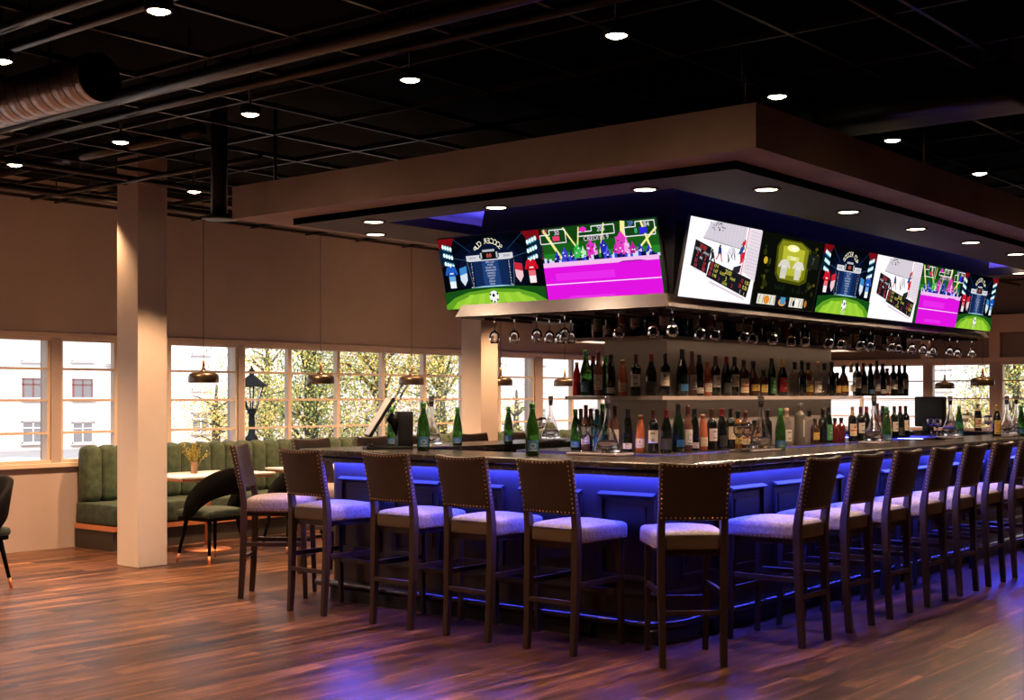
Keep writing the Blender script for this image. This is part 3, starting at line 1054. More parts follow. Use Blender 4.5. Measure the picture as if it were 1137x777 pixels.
def hockey(mir):
    p = Pic(mir)
    rr = random.Random(3)
    p.rect(0, 0, 1, 1, (250, 246, 252), 1.12)
    p.poly([(.20, .76), (.27, .97), (.36, 1.0), (.78, 1.0), (.78, .70), (.5, .72)], (216, 208, 218))
    for k in range(9):
        p.line(.34 + .05 * k, .99, .34 + .05 * k, .73, .003, (190, 182, 196))
    p.line(.2, .765, .78, .70, .005, (150, 146, 160))
    for k in range(26):
        x, y = .26 + .2 * rr.random(), .88 + .1 * rr.random()
        p.rect(x, y, x + .012, y + .014, (40, 38, 46))
    p.poly([(.82, .99), (1, .99), (1, .30), (.80, .42)], (236, 222, 232))
    for k in range(13):
        y = .96 - .045 * k
        p.line(.84, y, .99, y - .02, .003, (196, 184, 198))
    for k in range(5):
        p.line(.84 + .03 * k, .75, .83 + .04 * k, .45, .003, (196, 184, 198))
    p.line(.80, 1.0, .78, .30, .010, (214, 30, 52))
    # players
    def player(x, y, h, cb, cl, lean_):
        h *= 1.22
        p.line(x, y + h * .55, x + lean_ * h * .3, y + h * .1, h * .11 * TH, cl)
        p.line(x + .01, y + h * .55, x + .035 - lean_ * h * .1, y, h * .10 * TH, cl)
        p.poly([(x - .022, y + h * .5), (x + .022, y + h * .48), (x + .03 + lean_ * .03, y + h * .85), (x - .012 + lean_ * .03, y + h * .9)], cb)
        p.ell(x + .012 + lean_ * .035, y + h * .95, .013, .022, cb if cb[0] > 150 else (30, 30, 40), 1, 10)
        p.line(x + .02, y + h * .7, x + .06 + lean_ * .05, y + h * .2, .0035, (50, 50, 56))
        p.line(x, y + h * .7, x - .03, y + h * .45, h * .07 * TH, cb)
    player(.36, .43, .17, (34, 34, 44), (20, 20, 26), -1)
    player(.44, .50, .17, (30, 46, 120), (190, 40, 56), -.6)
    player(.55, .50, .17, (232, 228, 236), (70, 70, 80), .6)
    player(.62, .55, .14, (210, 206, 216), (60, 60, 70), -.4)
    player(.72, .52, .2, (36, 70, 140), (206, 30, 50), .4)
    player(.74, .70, .10, (206, 30, 50), (60, 60, 70), .2)
    p.poly([(.64, .40), (.66, .46), (.76, .50), (.75, .40), (.68, .37)], (40, 40, 46))
    p.poly([(.73, .50), (.77, .54), (.78, .68), (.74, .66)], (214, 30, 52))
    # boards
    def board(q, c):
        p.poly(q, (26, 26, 30))
        return lambda a, b: (q[0][0] + (q[1][0] - q[0][0]) * a + (q[3][0] - q[0][0]) * b, q[0][1] + (q[1][1] - q[0][1]) * a + (q[3][1] - q[0][1]) * b)
    f = board([(.075, .40), (.30, .32), (.315, .66), (.09, .73)], 0)
    RED, YEL, WHI = (214, 60, 70), (226, 214, 90), (230, 224, 232)
    for tx, a, b, h, c in (('20:00', .5, .86, .055, RED), ('HOME', .25, .70, .035, WHI), ('AWAY', .75, .70, .035, WHI), ('2', .25, .52, .06, RED), ('1', .5, .60, .05, RED), ('2', .75, .52, .06, RED),
                           ('PER', .5, .45, .03, WHI), ('31', .25, .28, .05, RED), ('27', .75, .28, .05, RED), ('14', .25, .10, .05, RED), ('08', .75, .10, .05, RED)):
        x, y = f(a, b)
        p.text(tx, x, y, h, c, 1.05, R(-11))
    p.poly([(.10, .385), (.30, .31), (.32, .30), (.12, .37)], (206, 190, 206))
    f = board([(.30, .29), (.90, .08), (.93, .33), (.325, .50)], 0)
    for tx, a, b, h, c in (('20:00', .45, .85, .055, YEL), ('05', .05, .82, .05, RED), ('19 9', .15, .84, .045, YEL), ('10', .05, .55, .05, RED), ('1:47', .16, .56, .045, YEL), ('20', .05, .25, .05, RED), ('1:46', .16, .28, .045, YEL),
                           ('GUEST', .33, .62, .035, YEL), ('HOME', .58, .62, .035, YEL), ('3', .43, .42, .06, YEL), ('1', .28, .20, .05, RED), ('2', .60, .22, .05, RED), ('GOAL', .43, .15, .035, YEL),
                           ('12', .80, .82, .05, RED), ('1:55', .92, .84, .05, YEL), ('28', .78, .48, .05, RED), ('0:28', .90, .50, .05, YEL), ('1', .82, .15, .05, WHI), ('1', .92, .12, .05, YEL)):
        x, y = f(a, b)
        p.text(tx, x, y, h, c, 1.05, R(-9))
    p.poly([(.34, .245), (.88, .065), (.86, .05), (.36, .21)], (228, 206, 222))
    return p.mb


def yellowgame(mir):
    p = Pic(mir)
    rr = random.Random(9)
    p.rect(0, 0, 1, 1, (10, 12, 7))
    for k in range(26):
        c = [(40, 44, 10), (70, 64, 12), (28, 40, 14), (90, 78, 22)][rr.randrange(4)]
        p.ell(.05 + .12 * rr.random() + (.82 if k % 2 else 0) * .95, .2 + .72 * rr.random(), .012 + .02 * rr.random(), .02 + .03 * rr.random(), c, 1, 10)
    p.ell(.10, .62, .03, .05, (214, 170, 40), 1, 14)
    p.poly([(.30, .95), (.62, .95), (.80, .86), (.80, .40), (.70, .34), (.34, .36), (.27, .46), (.24, .84)], (70, 74, 12))
    p.poly([(.31, .93), (.62, .93), (.76, .85), (.76, .44), (.68, .38), (.36, .40), (.30, .48), (.27, .83)], (128, 130, 24))
    p.poly([(.34, .86), (.70, .84), (.70, .46), (.36, .46)], (186, 186, 52))
    p.ell(.50, .84, .10, .05, (244, 240, 150), 1.1)
    p.ell(.52, .84, .05, .03, (255, 252, 210), 1.2)
    p.rect(.42, .67, .62, .73, (222, 220, 120))
    p.text('TEAM', .52, .70, .05, (250, 248, 220), 1.1)
    p.shirt(.40, .54, .20, .26, (220, 214, 200), (208, 204, 196), (214, 210, 190))
    p.shirt(.63, .54, .20, .26, (226, 222, 206), (214, 210, 200), (214, 210, 190))
    for k in range(20):
        p.ell(.3 + .5 * rr.random(), .22 + .1 * rr.random(), .02, .02, (18, 26, 16), 1, 8)
    p.rect(.76, .60, .95, .80, (26, 30, 24))
    p.text('7', .85, .70, .10, (90, 96, 80))
    # strip of little cartoon panels along the bottom
    p.poly([(.04, .02), (.86, .02), (.86, .165), (.07, .165)], (16, 20, 30))
    for x0, x1 in ((.06, .34), (.57, .80)):
        p.rect(x0, .025, x1, .16, (232, 226, 208))
        for k in range(5):
            x = x0 + .025 + (x1 - x0 - .05) * k / 4
            p.line(x, .04, x + .015, .15, .006, (30, 30, 30))
    p.ell(.20, .09, .045, .06, (226, 140, 40))
    p.ell(.45, .075, .06, .05, (230, 150, 60))
    p.rect(.42, .05, .50, .15, (70, 150, 190))
    p.ell(.69, .09, .035, .06, (244, 242, 236))
    p.ell(.64, .08, .02, .045, (30, 30, 34))
    p.ell(.84, .09, .02, .05, (190, 120, 40))
    return p.mb


PICS = {'soccer': soccer, 'arcade': arcade, 'hockey': hockey, 'yellow': yellowgame}
PCACHE = {}


def tv(origin, xdir, updir, kind, mir, lab):
    """origin = middle of the bottom edge"""
    xd, up = Vector(xdir).normalized(), Vector(updir).normalized()
    nz = xd.cross(up)
    rot = Matrix((xd, up, nz)).transposed().to_4x4()
    t = thing('television', lab, 'television', (0, 0, 0), 0, 'television screens round the bar')
    t.matrix_world = Matrix.Translation(Vector(origin)) @ rot
    T = Tm((0, TH / 2 + .008, -.012))
    MB().rbox(TW / 2 + .009, TH / 2 + .009, .0105, .004, M_BLACKPL, T, n=1).build('housing', t)
    key = (kind, mir)
    if key not in PCACHE:
        o = PICS[kind](mir).build('screen_picture', t, (0, TH / 2 + .008, .0))
        PCACHE[key] = o.data
    else:
        o = bpy.data.objects.new('screen_picture', PCACHE[key])
        COL.objects.link(o)
        o.parent = t
        o.location = (0, TH / 2 + .008, .0)
    return t


UPL, UPR = (-.12, 0, .505), (0, -.10, .51)
tv((6.962, 5.835, 2.125), (0, -1, 0), UPL, 'soccer', True, 'left wide television showing a soccer scoreboard with blue shirt leftmost')
tv((6.962, 4.895, 2.125), (0, -1, 0), UPL, 'arcade', False, 'wide television showing a magenta field and city, beside the bulkhead corner')
RTV = [('hockey', 'first hockey television, beside the bulkhead corner, large white picture'), ('yellow', 'dark television with glowing yellow picture of two jerseys'),
       ('soccer', 'soccer scoreboard television between the yellow and the second hockey screen'), ('hockey', 'second, smaller hockey television between soccer and magenta screens'),
       ('arcade', 'narrow looking magenta television on the right, second from the end'), ('soccer', 'rightmost soccer television at the far end of the row')]
for k, (kd, lab) in enumerate(RTV):
    tv((6.945 + .944 * (k + .5), 4.345, 2.125), (1, 0, 0), UPR, kd, False, lab)

# ------------------------------------------------------------------ the bar: worktop, base
BX0, BX1, BY0, BY1 = 6.19, 14.10, 3.85, 7.14
BYB = 7.50                                                          # the base reaches almost as far as the top on its back side
CTZ = 1.12
ct = thing('bar_countertop', 'dark veined stone bar top running round the whole bar', 'countertop', (6.19, 3.85, 1.03))
off = (-6.19, -3.85, -1.03)
WC = .70
pf = [(.006, 1.078), (0, 1.084), (0, 1.112), (.008, 1.12), (WC - .09, 1.12), (WC - .09, 1.078)]
shift(MB().ring((BX0, BX1, BY0, BY1), .16, pf, M_STONE, 8)).build('stone_slab', ct, fix=True)
pf = [(.022, 1.036), (.016, 1.042), (.016, 1.066), (.026, 1.078), (.3, 1.078), (.3, 1.036)]
shift(MB().ring((BX0, BX1, BY0, BY1), .16, pf, M_STONE, 8)).build('lower_edge', ct, fix=True)
shift(MB().ring((BX0, BX1, BY0, BYB - .06), .16, [(.318, 1.024), (.318, 1.0355), (.343, 1.0355), (.343, 1.024)], M_LED, 8)).build('blue_light_strip', ct, fix=True)
bb = thing('drinks_bar', 'dark panelled bar front with foot rail, lit blue from above', 'bar', (6.19, 3.85, 0))
off = (-6.19, -3.85, 0)
BO = .37
shift(MB().ring((BX0, BX1, BY0, BYB), .45, [(BO, .0), (BO, 1.036), (BO + .25, 1.036), (BO + .25, 0)], M_BARBODY, 8)).build('front_wall', bb, fix=True)
shift(MB().ring((BX0, BX1, BY0, BYB), .45, [(BO - .03, .0), (BO - .03, .085), (BO - .02, .10), (BO - .012, .125), (BO, .14), (BO + .01, .14), (BO + .01, 0)], M_BARKICK, 8)).build('plinth', bb, fix=True)
shift(MB().ring((BX0, BX1, BY0, BYB), .45, [(BO - .012, .285), (BO - .014, .30), (BO - .006, .318), (BO + .01, .318), (BO + .01, .285)], M_BARBODY, 8)).build('dado_moulding', bb, fix=True)


def panel(a, b, axis):
    mb = MB()
    z0, z1 = .38, .915
    # frame of moulding: sloped bead around a recessed field
    def bx(u0, u1, d, zz0, zz1, m=M_BARBODY):
        if axis == 'x':
            mb.box(BX0 + BO - d, BX0 + BO + .004, u0, u1, zz0, zz1, m)
        else:
            mb.box(u0, u1, BY0 + BO - d, BY0 + BO + .004, zz0, zz1, m)
    cs = [(.0, z1), (.038, z1 - .017), (.038, z1 - .024), (.022, z1 - .032), (.0, z1 - .045)]
    vs, fs = [], []
    for u in (a, b):
        for d, z in cs:
            vs.append((BX0 + BO - d, u, z) if axis == 'x' else (u, BY0 + BO - d, z))
    n = len(cs)
    fs = [(i, (i + 1) % n, n + (i + 1) % n, n + i) for i in range(n)] + [tuple(range(n)), tuple(range(n, 2 * n))[::-1]]
    mb.add(vs, fs, M_BARBODY)
    bx(a, b, .022, z0, z0 + .025)
    bx(a, a + .025, .020, z0 + .025, z1 - .018)
    bx(b - .025, b, .020, z0 + .025, z1 - .018)
    bx(a + .07, b - .07, .008, z0 + .08, z1 - .085)
    return shift(mb).build('front_panel', bb, fix=True)


for a, b in ((4.62, 4.66), ) if False else ((4.60, 4.98), (5.10, 5.50), (5.62, 6.02), (6.14, 6.54)):
    pass
for a, b in ((4.25, 4.66), (4.80, 5.30), (5.44, 5.87), (6.01, 6.45), (6.59, 7.00)):
    panel(a, b, 'x')
for k in range(12):
    a = 6.78 + .6 * k
    if a + .46 < BX1 - .6:
        panel(a, a + .46, 'y')
# foot rail tube with end cap and brackets
rail = []
o_ = .325
rr_ = .22
for y in (7.22, 6.2, 5.2):
    rail.append((BX0 + o_, y, .12))
for k in range(9):
    t_ = R(180 + 90 * k / 8)
    rail.append((BX0 + o_ + rr_ + rr_ * math.cos(t_), BY0 + o_ + rr_ + rr_ * math.sin(t_), .12))
for x in (8, 10, 12, 13.8):
    rail.append((x, BY0 + o_, .12))
shift(MB().tube(rail, .024, M_RAIL, 14)).build('foot_rail', bb)
for (x, y, dx, dy) in [(BX0 + o_, q, 1, 0) for q in (7.12, 5.9, 4.7)] + [(q, BY0 + o_, 0, 1) for q in (7.1, 8.6, 10.1, 11.6, 13.1)]:
    m_ = MB()
    m_.tube([(x, y, .0), (x, y, .10)], [.016, .012], M_BLKMETAL, 10)
    m_.tube([(x, y, .11), (x + dx * .05, y + dy * .05, .11)], .011, M_BLKMETAL, 8)
    shift(m_).build('rail_bracket', bb)

# ------------------------------------------------------------------ the bottle island
IS = thing('back_bar', 'bottle island in the middle of the bar with two shelves', 'shelving', (7.4, 4.75, 0))
off = (-7.4, -4.75, 0)
SX0, SX1, SY0, SY1 = 7.60, 10.87, 4.87, 5.72
shift(MB().box(7.36, 11.3, 4.72, 5.92, .08, 1.08, M_ISLAND).box(7.40, 11.25, 4.76, 5.88, 0, .08, M_ISLAND)).build('base_cabinet', IS)
shift(MB().box(7.32, 11.34, 4.68, 5.96, 1.08, 1.11, M_STONE)).build('worktop', IS, bevel=.005)
shift(MB().box(7.88, 10.55, 5.01, 5.56, 1.11, 2.96, M_CORE)).build('core', IS)
for z, nm in ((1.478, 'middle'), (1.902, 'upper')):
    shift(MB().box(SX0, SX1, SY0, SY1, z + .011, z + .025, M_SHELF).ring((SX0, SX1, SY0, SY1), 0, [(0, z - .002), (0, z + .011), (.007, z + .011), (.007, z - .002)], M_SHELF, 1)).build('shelf', IS)  # rim under the board added to hide the fill strips
M_SHFILL = emit('added_shelf_fill', (1.0, 0.70, 0.45), 5.5)  # unseen glowing strips added to brighten the bottles and core
for z, k in ((1.902, 1), (1.478, 1)):
    shift(MB().ring((SX0 + .03, SX1 - .03, SY0 + .03, SY1 - .03), 0, [(0, z + .006), (0, z + .0105), (.014, z + .0105), (.014, z + .006)], M_SHFILL, 1)).build('added_fill_strip', IS, fix=True)
SHZ = {'middle': 1.503, 'upper': 1.927, 'lower': 1.11}

# ------------------------------------------------------------------ bottles
G_BLACK = principled('bottle_black_glass', (0.008, 0.010, 0.009), 0.08, coat=.3)
G_DKGREEN = principled('bottle_dark_green', (0.012, 0.028, 0.014), 0.07, trans=.25, coat=.3)
G_GREEN = principled('bottle_green', (0.045, 0.17, 0.025), 0.06, trans=.72)
G_ROSE = principled('bottle_brown_rose', (0.17, 0.070, 0.055), 0.1, coat=.3)
G_ORANGE = principled('bottle_orange', (0.62, 0.17, 0.085), 0.1, coat=.3, trans=.2)
G_RED = principled('bottle_red_syrup', (0.75, 0.02, 0.03), 0.08, trans=.25)
G_AMBER = principled('bottle_amber', (0.40, 0.15, 0.03), 0.06, trans=.5)
G_BROWN = principled('bottle_brown', (0.06, 0.022, 0.012), 0.08, coat=.3)
G_CLEAR = thin_glass('bottle_clear', (0.90, 0.88, 0.86), 1.0, 1.5, .06)
G_GREY = principled('bottle_tube_grey', (0.13, 0.11, 0.095), 0.35)
G_BLUE = principled('bottle_blue', (0.05, 0.22, 0.35), 0.08, trans=.5)
L_WHITE = principled('label_white', (0.66, 0.58, 0.52), 0.6)
L_CREAM = principled('label_cream', (0.66, 0.54, 0.38), 0.6)
L_BLACK = principled('label_black', (0.03, 0.028, 0.026), 0.6)
L_BLUE = principled('label_blue', (0.03, 0.13, 0.26), 0.5)
L_RED = principled('label_red', (0.5, 0.03, 0.04), 0.5)
L_GOLD = principled('label_gold', (0.55, 0.36, 0.08), 0.45)
L_GREEN = principled('label_green', (0.06, 0.25, 0.08), 0.5)
INK = principled('label_ink', (0.05, 0.04, 0.04), 0.6)
INKR = principled('label_ink_red', (0.45, 0.05, 0.04), 0.6)
CAPB = principled('capsule_black', (0.012, 0.012, 0.013), 0.35)
CAPR = principled('capsule_red', (0.22, 0.015, 0.02), 0.4)
CAPM = principled('capsule_maroon', (0.10, 0.03, 0.028), 0.4)
CAPG = principled('capsule_green', (0.06, 0.24, 0.06), 0.35)
CAPW = principled('capsule_cream', (0.6, 0.42, 0.28), 0.45)
CAPGOLD = principled('capsule_gold', (0.6, 0.40, 0.13), 0.35, .6)

BORD = [(.0, .004), (.030, 0), (.037, .005), (.0375, .185), (.035, .202), (.027, .216), (.0165, .228), (.0145, .24), (.0140, .285), (.0155, .286), (.0155, .298), (.0, .30)]
BURG = [(.0, .004), (.033, 0), (.0405, .006), (.041, .135), (.038, .165), (.028, .205), (.0185, .235), (.0145, .26), (.014, .287), (.0158, .288), (.0158, .299), (.0, .30)]
CHAM = [(.0, .004), (.036, 0), (.044, .006), (.0445, .15), (.041, .185), (.031, .225), (.020, .262), (.0165, .29), (.0165, .32), (.018, .321), (.018, .336), (.0, .34)]
SLIM = [(.0, .004), (.026, 0), (.033, .005), (.0335, .16), (.030, .195), (.021, .235), (.0155, .26), (.0145, .287), (.016, .288), (.016, .302), (.0, .304)]
ORAN = [(.0, .004), (.028, 0), (.0335, .005), (.034, .12), (.031, .15), (.023, .19), (.0155, .222), (.014, .24), (.0175, .241), (.0175, .258), (.0, .262)]
ROSE = [(.0, .004), (.028, 0), (.0345, .005), (.035, .175), (.031, .20), (.019, .232), (.0145, .25), (.0138, .31), (.0150, .311), (.015, .326), (.0, .328)]
SQUA = [(.0, .004), (.034, 0), (.038, .004), (.038, .18), (.034, .198), (.018, .212), (.0145, .222), (.0145, .255), (.017, .256), (.017, .28), (.0, .282)]
VODK = [(.0, .006), (.032, 0), (.038, .006), (.038, .165), (.033, .19), (.018, .21), (.0145, .225), (.014, .262), (.0165, .263), (.0165, .296), (.0, .298)]
COGN = [(.0, .004), (.040, 0), (.048, .006), (.050, .06), (.047, .12), (.034, .165), (.018, .20), (.0145, .215), (.0145, .245), (.0185, .246), (.0185, .272), (.0, .274)]
SHOR = [(.0, .004), (.030, 0), (.036, .006), (.036, .12), (.030, .142), (.016, .155), (.0145, .17), (.0145, .185), (.017, .186), (.017, .205), (.0, .207)]
TUBE = [(.0, .002), (.046, 0), (.047, .004), (.047, .235), (.045, .243), (.020, .265), (.018, .30), (.021, .302), (.021, .335), (.0, .338)]
RIES = [(.0, .004), (.031, 0), (.037, .005), (.0375, .12), (.034, .155), (.024, .205), (.0165, .24), (.0145, .265), (.0155, .266), (.0155, .295), (.0, .297)]
SYRP = [(.0, .004), (.026, 0), (.031, .005), (.031, .13), (.027, .16), (.016, .205), (.0125, .225), (.014, .226), (.014, .248), (.0, .25)]

# kind: look words, profile, glass, label z0,z1,width angle, label material, ink style, capsule material, capsule start z
KIND = {
    'champagne': ('dark green champagne bottle with dark blue label', CHAM, G_DKGREEN, .035, .085, 95, L_BLUE, None, CAPB, .262),
    'gchampagne': ('bright green sparkling bottle with dark blue label', CHAM, G_GREEN, .03, .10, 100, L_BLUE, 'ring', CAPG, .30),
    'bordeaux': ('black wine bottle with tall white label', BORD, G_BLACK, .065, .155, 130, L_WHITE, 'text', CAPM, .23),
    'bordcream': ('black wine bottle with cream label and black capsule', BORD, G_BLACK, .07, .165, 120, L_CREAM, 'crest', CAPB, .23),
    'burgundy': ('broad dark wine bottle with red capsule and black label', BURG, G_BLACK, .025, .10, 120, L_BLACK, 'faint', CAPR, .245),
    'slim': ('slim black bottle with small white label', SLIM, G_BLACK, .02, .06, 130, L_WHITE, 'text', CAPB, .24),
    'rose': ('brown rose bottle with pale crested label', ROSE, G_ROSE, .045, .155, 125, L_WHITE, 'ring', CAPM, .24),
    'orange': ('orange wine bottle with square cream label', ORAN, G_ORANGE, .03, .095, 130, L_CREAM, 'dot', CAPW, .24),
    'syrup': ('red syrup bottle with clear neck', SYRP, G_RED, .0, .0, 0, None, None, CAPW, .225),
    'whisky': ('dark whisky bottle with white and red label', SQUA, G_BROWN, .025, .135, 150, L_CREAM, 'bird', CAPM, .222),
    'amber': ('amber spirit bottle with gold label', SQUA, G_AMBER, .035, .13, 130, L_GOLD, 'text', CAPB, .222),
    'decwhisky': ('brown round shouldered spirit bottle with tall stopper', COGN, G_BROWN, .04, .09, 110, L_GOLD, 'crest', CAPB, .215),
    'vodka': ('clear spirit bottle with white label', VODK, G_CLEAR, .03, .125, 140, L_WHITE, 'text', CAPW, .225),
    'greenlabel': ('dark bottle with green label', SLIM, G_DKGREEN, .02, .15, 120, L_GREEN, 'crest', CAPB, .24),
    'redlabel': ('dark bottle with slanted red label', BURG, G_BLACK, .035, .15, 150, L_RED, 'text', CAPGOLD, .235),
    'gin': ('clear gin bottle with gold cap', VODK, G_CLEAR, .04, .10, 100, L_CREAM, 'text', CAPGOLD, .21),
    'dark': ('plain dark spirit bottle without label', VODK, G_BLACK, 0, 0, 0, None, None, CAPB, .225),
    'clearcap': ('clear textured bottle with black cap', SQUA, G_CLEAR, 0, 0, 0, None, None, CAPB, .222),
    'short': ('short brown bottle with gold label', SHOR, G_BROWN, .03, .09, 120, L_GOLD, 'dot', CAPB, .17),
    'green': ('green wine bottle with small blue label', RIES, G_GREEN, .02, .065, 120, L_BLUE, 'ring', CAPG, .25),
    'dgreen': ('dark green hock bottle with blue label', RIES, G_DKGREEN, .02, .06, 110, L_BLUE, 'ring', CAPB, .25),
    'tube': ('tall grey stone bottle with narrow white strip', TUBE, G_GREY, .06, .20, 14, L_WHITE, None, G_GREY, .27),
    'blue': ('blue tinted bottle with dark cap', RIES, G_BLUE, 0, 0, 0, None, None, CAPB, .25),
    'redliq': ('red liqueur bottle with dark cap', SHOR, principled('bottle_dark_red', (0.20, 0.018, 0.015), 0.08, trans=.3), 0, 0, 0, None, None, CAPB, .17),
    'yellowwine': ('black bottle with yellow green label and gold cap', BURG, G_BLACK, .02, .15, 120, L_GOLD, 'ring', CAPGOLD, .245),
    'birdwine': ('black pourer bottle with red bird label', BORD, G_BLACK, .045, .15, 150, L_CREAM, 'bird', CAPW, .228),
}
PROTO = {}
CLASH = []


def radius_at(prof, z):
    for (r0, z0), (r1, z1) in zip(prof, prof[1:]):
        if z0 <= z <= z1 and z1 > z0:
            return r0 + (r1 - r0) * (z - z0) / (z1 - z0)
    return prof[2][0]


def arc_patch(mb, prof, z0, z1, a0, a1, d, mat, nz=4, na=10):
    """patch on the bottle wall, angle 0 = front (-Y)"""
    vs, fs = [], []
    for i in range(nz + 1):
        z = z0 + (z1 - z0) * i / nz
        r = radius_at(prof, z) + d
        for j in range(na + 1):
            t = R(a0 + (a1 - a0) * j / na - 90)
            vs.append((r * math.cos(t), r * math.sin(t), z))
    for i in range(nz):
        for j in range(na):
            k = i * (na + 1) + j
            fs.append((k, k + 1, k + na + 2, k + na + 1))
    mb.add(vs, fs, mat, True)


def bottle_proto(kind):
    look, prof, glass, z0, z1, ang, lm, ink, cm, cz = KIND[kind]
    root = thing('bottle', look, 'bottle', (0, 0, -50))
    MB().lathe([p for p in prof], glass, 20).build('glass_body', root)
    cp = [(radius_at(prof, cz) + .0012, cz)] + [(r + .0012, z) for r, z in prof if z > cz + .002 and r > .001]
    cp.append((.0, prof[-1][1] + .001))
    MB().lathe(cp, cm, 16, None, True, False).build('capsule', root)
    if lm:
        mb = MB()
        arc_patch(mb, prof, z0, z1, -ang / 2, ang / 2, .0008, lm)
        h = z1 - z0
        dk = INK if lm in (L_WHITE, L_CREAM, L_GOLD) else L_CREAM
        if ink == 'text':
            for q, wd in ((.78, .30), (.70, .42), (.25, .35), (.17, .25)):
                arc_patch(mb, prof, z0 + h * q, z0 + h * (q + .045), -ang * wd / 2, ang * wd / 2, .0014, dk, 1, 6)
        elif ink == 'crest':
            arc_patch(mb, prof, z0 + h * .62, z0 + h * .85, -ang * .08, ang * .08, .0014, dk, 1, 3)
            for q, wd in ((.48, .4), (.2, .3)):
                arc_patch(mb, prof, z0 + h * q, z0 + h * (q + .04), -ang * wd / 2, ang * wd / 2, .0014, dk, 1, 6)
        elif ink == 'ring':
            for k in range(12):
                t_ = 2 * math.pi * k / 12
                a, z = ang * .24 * math.cos(t_), z0 + h * .5 + h * .2 * math.sin(t_)
                arc_patch(mb, prof, z - h * .03, z + h * .03, a - 4, a + 4, .0014, dk, 1, 1)
            arc_patch(mb, prof, z0 + h * .08, z0 + h * .13, -ang * .3, ang * .3, .0014, dk, 1, 6)
        elif ink == 'dot':
            arc_patch(mb, prof, z0 + h * .5, z0 + h * .75, -6, 6, .0014, INKR, 2, 3)
            arc_patch(mb, prof, z0 + h * .2, z0 + h * .25, -ang * .2, ang * .2, .0014, dk, 1, 5)
        elif ink == 'bird':
            arc_patch(mb, prof, z0 + h * .60, z0 + h * .80, -20, 14, .0014, INKR, 2, 4)
            arc_patch(mb, prof, z0 + h * .72, z0 + h * .90, 8, 20, .0014, INKR, 2, 2)
            arc_patch(mb, prof, z0 + h * .40, z0 + h * .52, -ang * .45, ang * .45, .0012, INKR, 1, 8)
            arc_patch(mb, prof, z0 + h * .12, z0 + h * .2, -ang * .3, ang * .3, .0014, L_GOLD, 1, 8)
        elif ink == 'faint':
            for q in (.3, .5, .7):
                arc_patch(mb, prof, z0 + h * q, z0 + h * (q + .05), -ang * .3, ang * .3, .0014, INK, 1, 6)
        mb.build('paper_label', root)
    if kind == 'tube':
        pass
    return root


def bottle(kind, x, y, z, rz, label, group):
    if kind not in PROTO:
        PROTO[kind] = r = bottle_proto(kind)
        r.location = (x, y, z)
        r.rotation_euler = (0, 0, rz)
        r['label'] = label
        r['group'] = group
        return r
    return dup(PROTO[kind], (x, y, z), rz, label, group)


MID = [(640.5, 'syrup'), (650.5, 'gchampagne'), (658.5, 'burgundy'), (664.5, 'rose'), (672, 'green'), (678.5, 'slim'), (691.5, 'orange'), (706, 'bordeaux'), (723, 'burgundy'), (738.5, 'bordcream'),
       (757.5, 'champagne'), (768.5, 'rose'), (776.5, 'slim'), (785.5, 'orange'), (794.5, 'bordeaux'), (806.5, 'burgundy'), (815.5, 'bordcream'), (826, 'whisky'), (836.5, 'decwhisky'), (847.5, 'short'),
       (857, 'greenlabel'), (869, 'redlabel'), (882.5, 'clearcap'), (890.5, 'dark'), (897.5, 'amber'), (907.5, 'vodka'), (915.5, 'clearcap'), (923.5, 'dark'), (929.5, 'short'), (936.5, 'decwhisky'),
       (945, 'gin'), (951.5, 'bordcream'), (958.5, 'burgundy'), (966.5, 'dgreen'), (973.5, 'rose'), (980, 'slim'), (985, 'orange'), (992, 'bordeaux'), (998.5, 'burgundy'), (1004.5, 'bordcream')]
LOW = [(639, 'green'), (645, 'bordeaux'), (650.5, 'rose'), (656, 'burgundy'), (663, 'blue'), (669, 'gchampagne'), (682.5, 'rose'), (697, 'slim'), (711, 'orange'), (725.5, 'bordeaux'), (740, 'burgundy'),
       (753, 'champagne'), (763.5, 'rose'), (771, 'slim'), (780.5, 'orange'), (790.5, 'bordeaux'), (801.5, 'burgundy'), (811, 'bordcream'), (819, 'amber'), (827.5, 'whisky'), (837.5, 'short'), (852, 'dark'),
       (866.5, 'dgreen'), (873.5, 'vodka'), (888.5, 'tube'), (898.5, 'clearcap'), (905, 'short'), (913.5, 'dark'), (920, 'greenlabel'), (927, 'redliq'), (934, 'redliq'), (946.5, 'birdwine'), (955.5, 'bordeaux'), (962, 'burgundy'),
       (974, 'rose'), (980, 'slim'), (986, 'orange'), (993, 'bordeaux'), (999.5, 'burgundy'), (1005.5, 'bordcream')]
UPP = [(641, 'burgundy'), (651, 'champagne'), (664, 'rose'), (676.5, 'slim'), (691, 'orange'), (705.5, 'bordeaux'), (721, 'burgundy'), (737.5, 'bordcream'), (757, 'champagne'), (771.5, 'rose'), (787, 'orange'), (797.5, 'bordeaux'), (809, 'burgundy'),
       (819, 'bordcream'), (829.5, 'whisky'), (841, 'dark'), (852, 'short'), (862, 'greenlabel'), (873, 'redlabel'), (884, 'clearcap'), (894, 'dark'), (903, 'amber'), (912, 'vodka'), (922, 'clearcap'), (932, 'decwhisky'), (941, 'gin'),
       (949, 'amber'), (957, 'burgundy'), (966, 'dgreen'), (974, 'rose'), (981, 'slim'), (988, 'orange'), (995, 'bordeaux'), (1002, 'burgundy')]
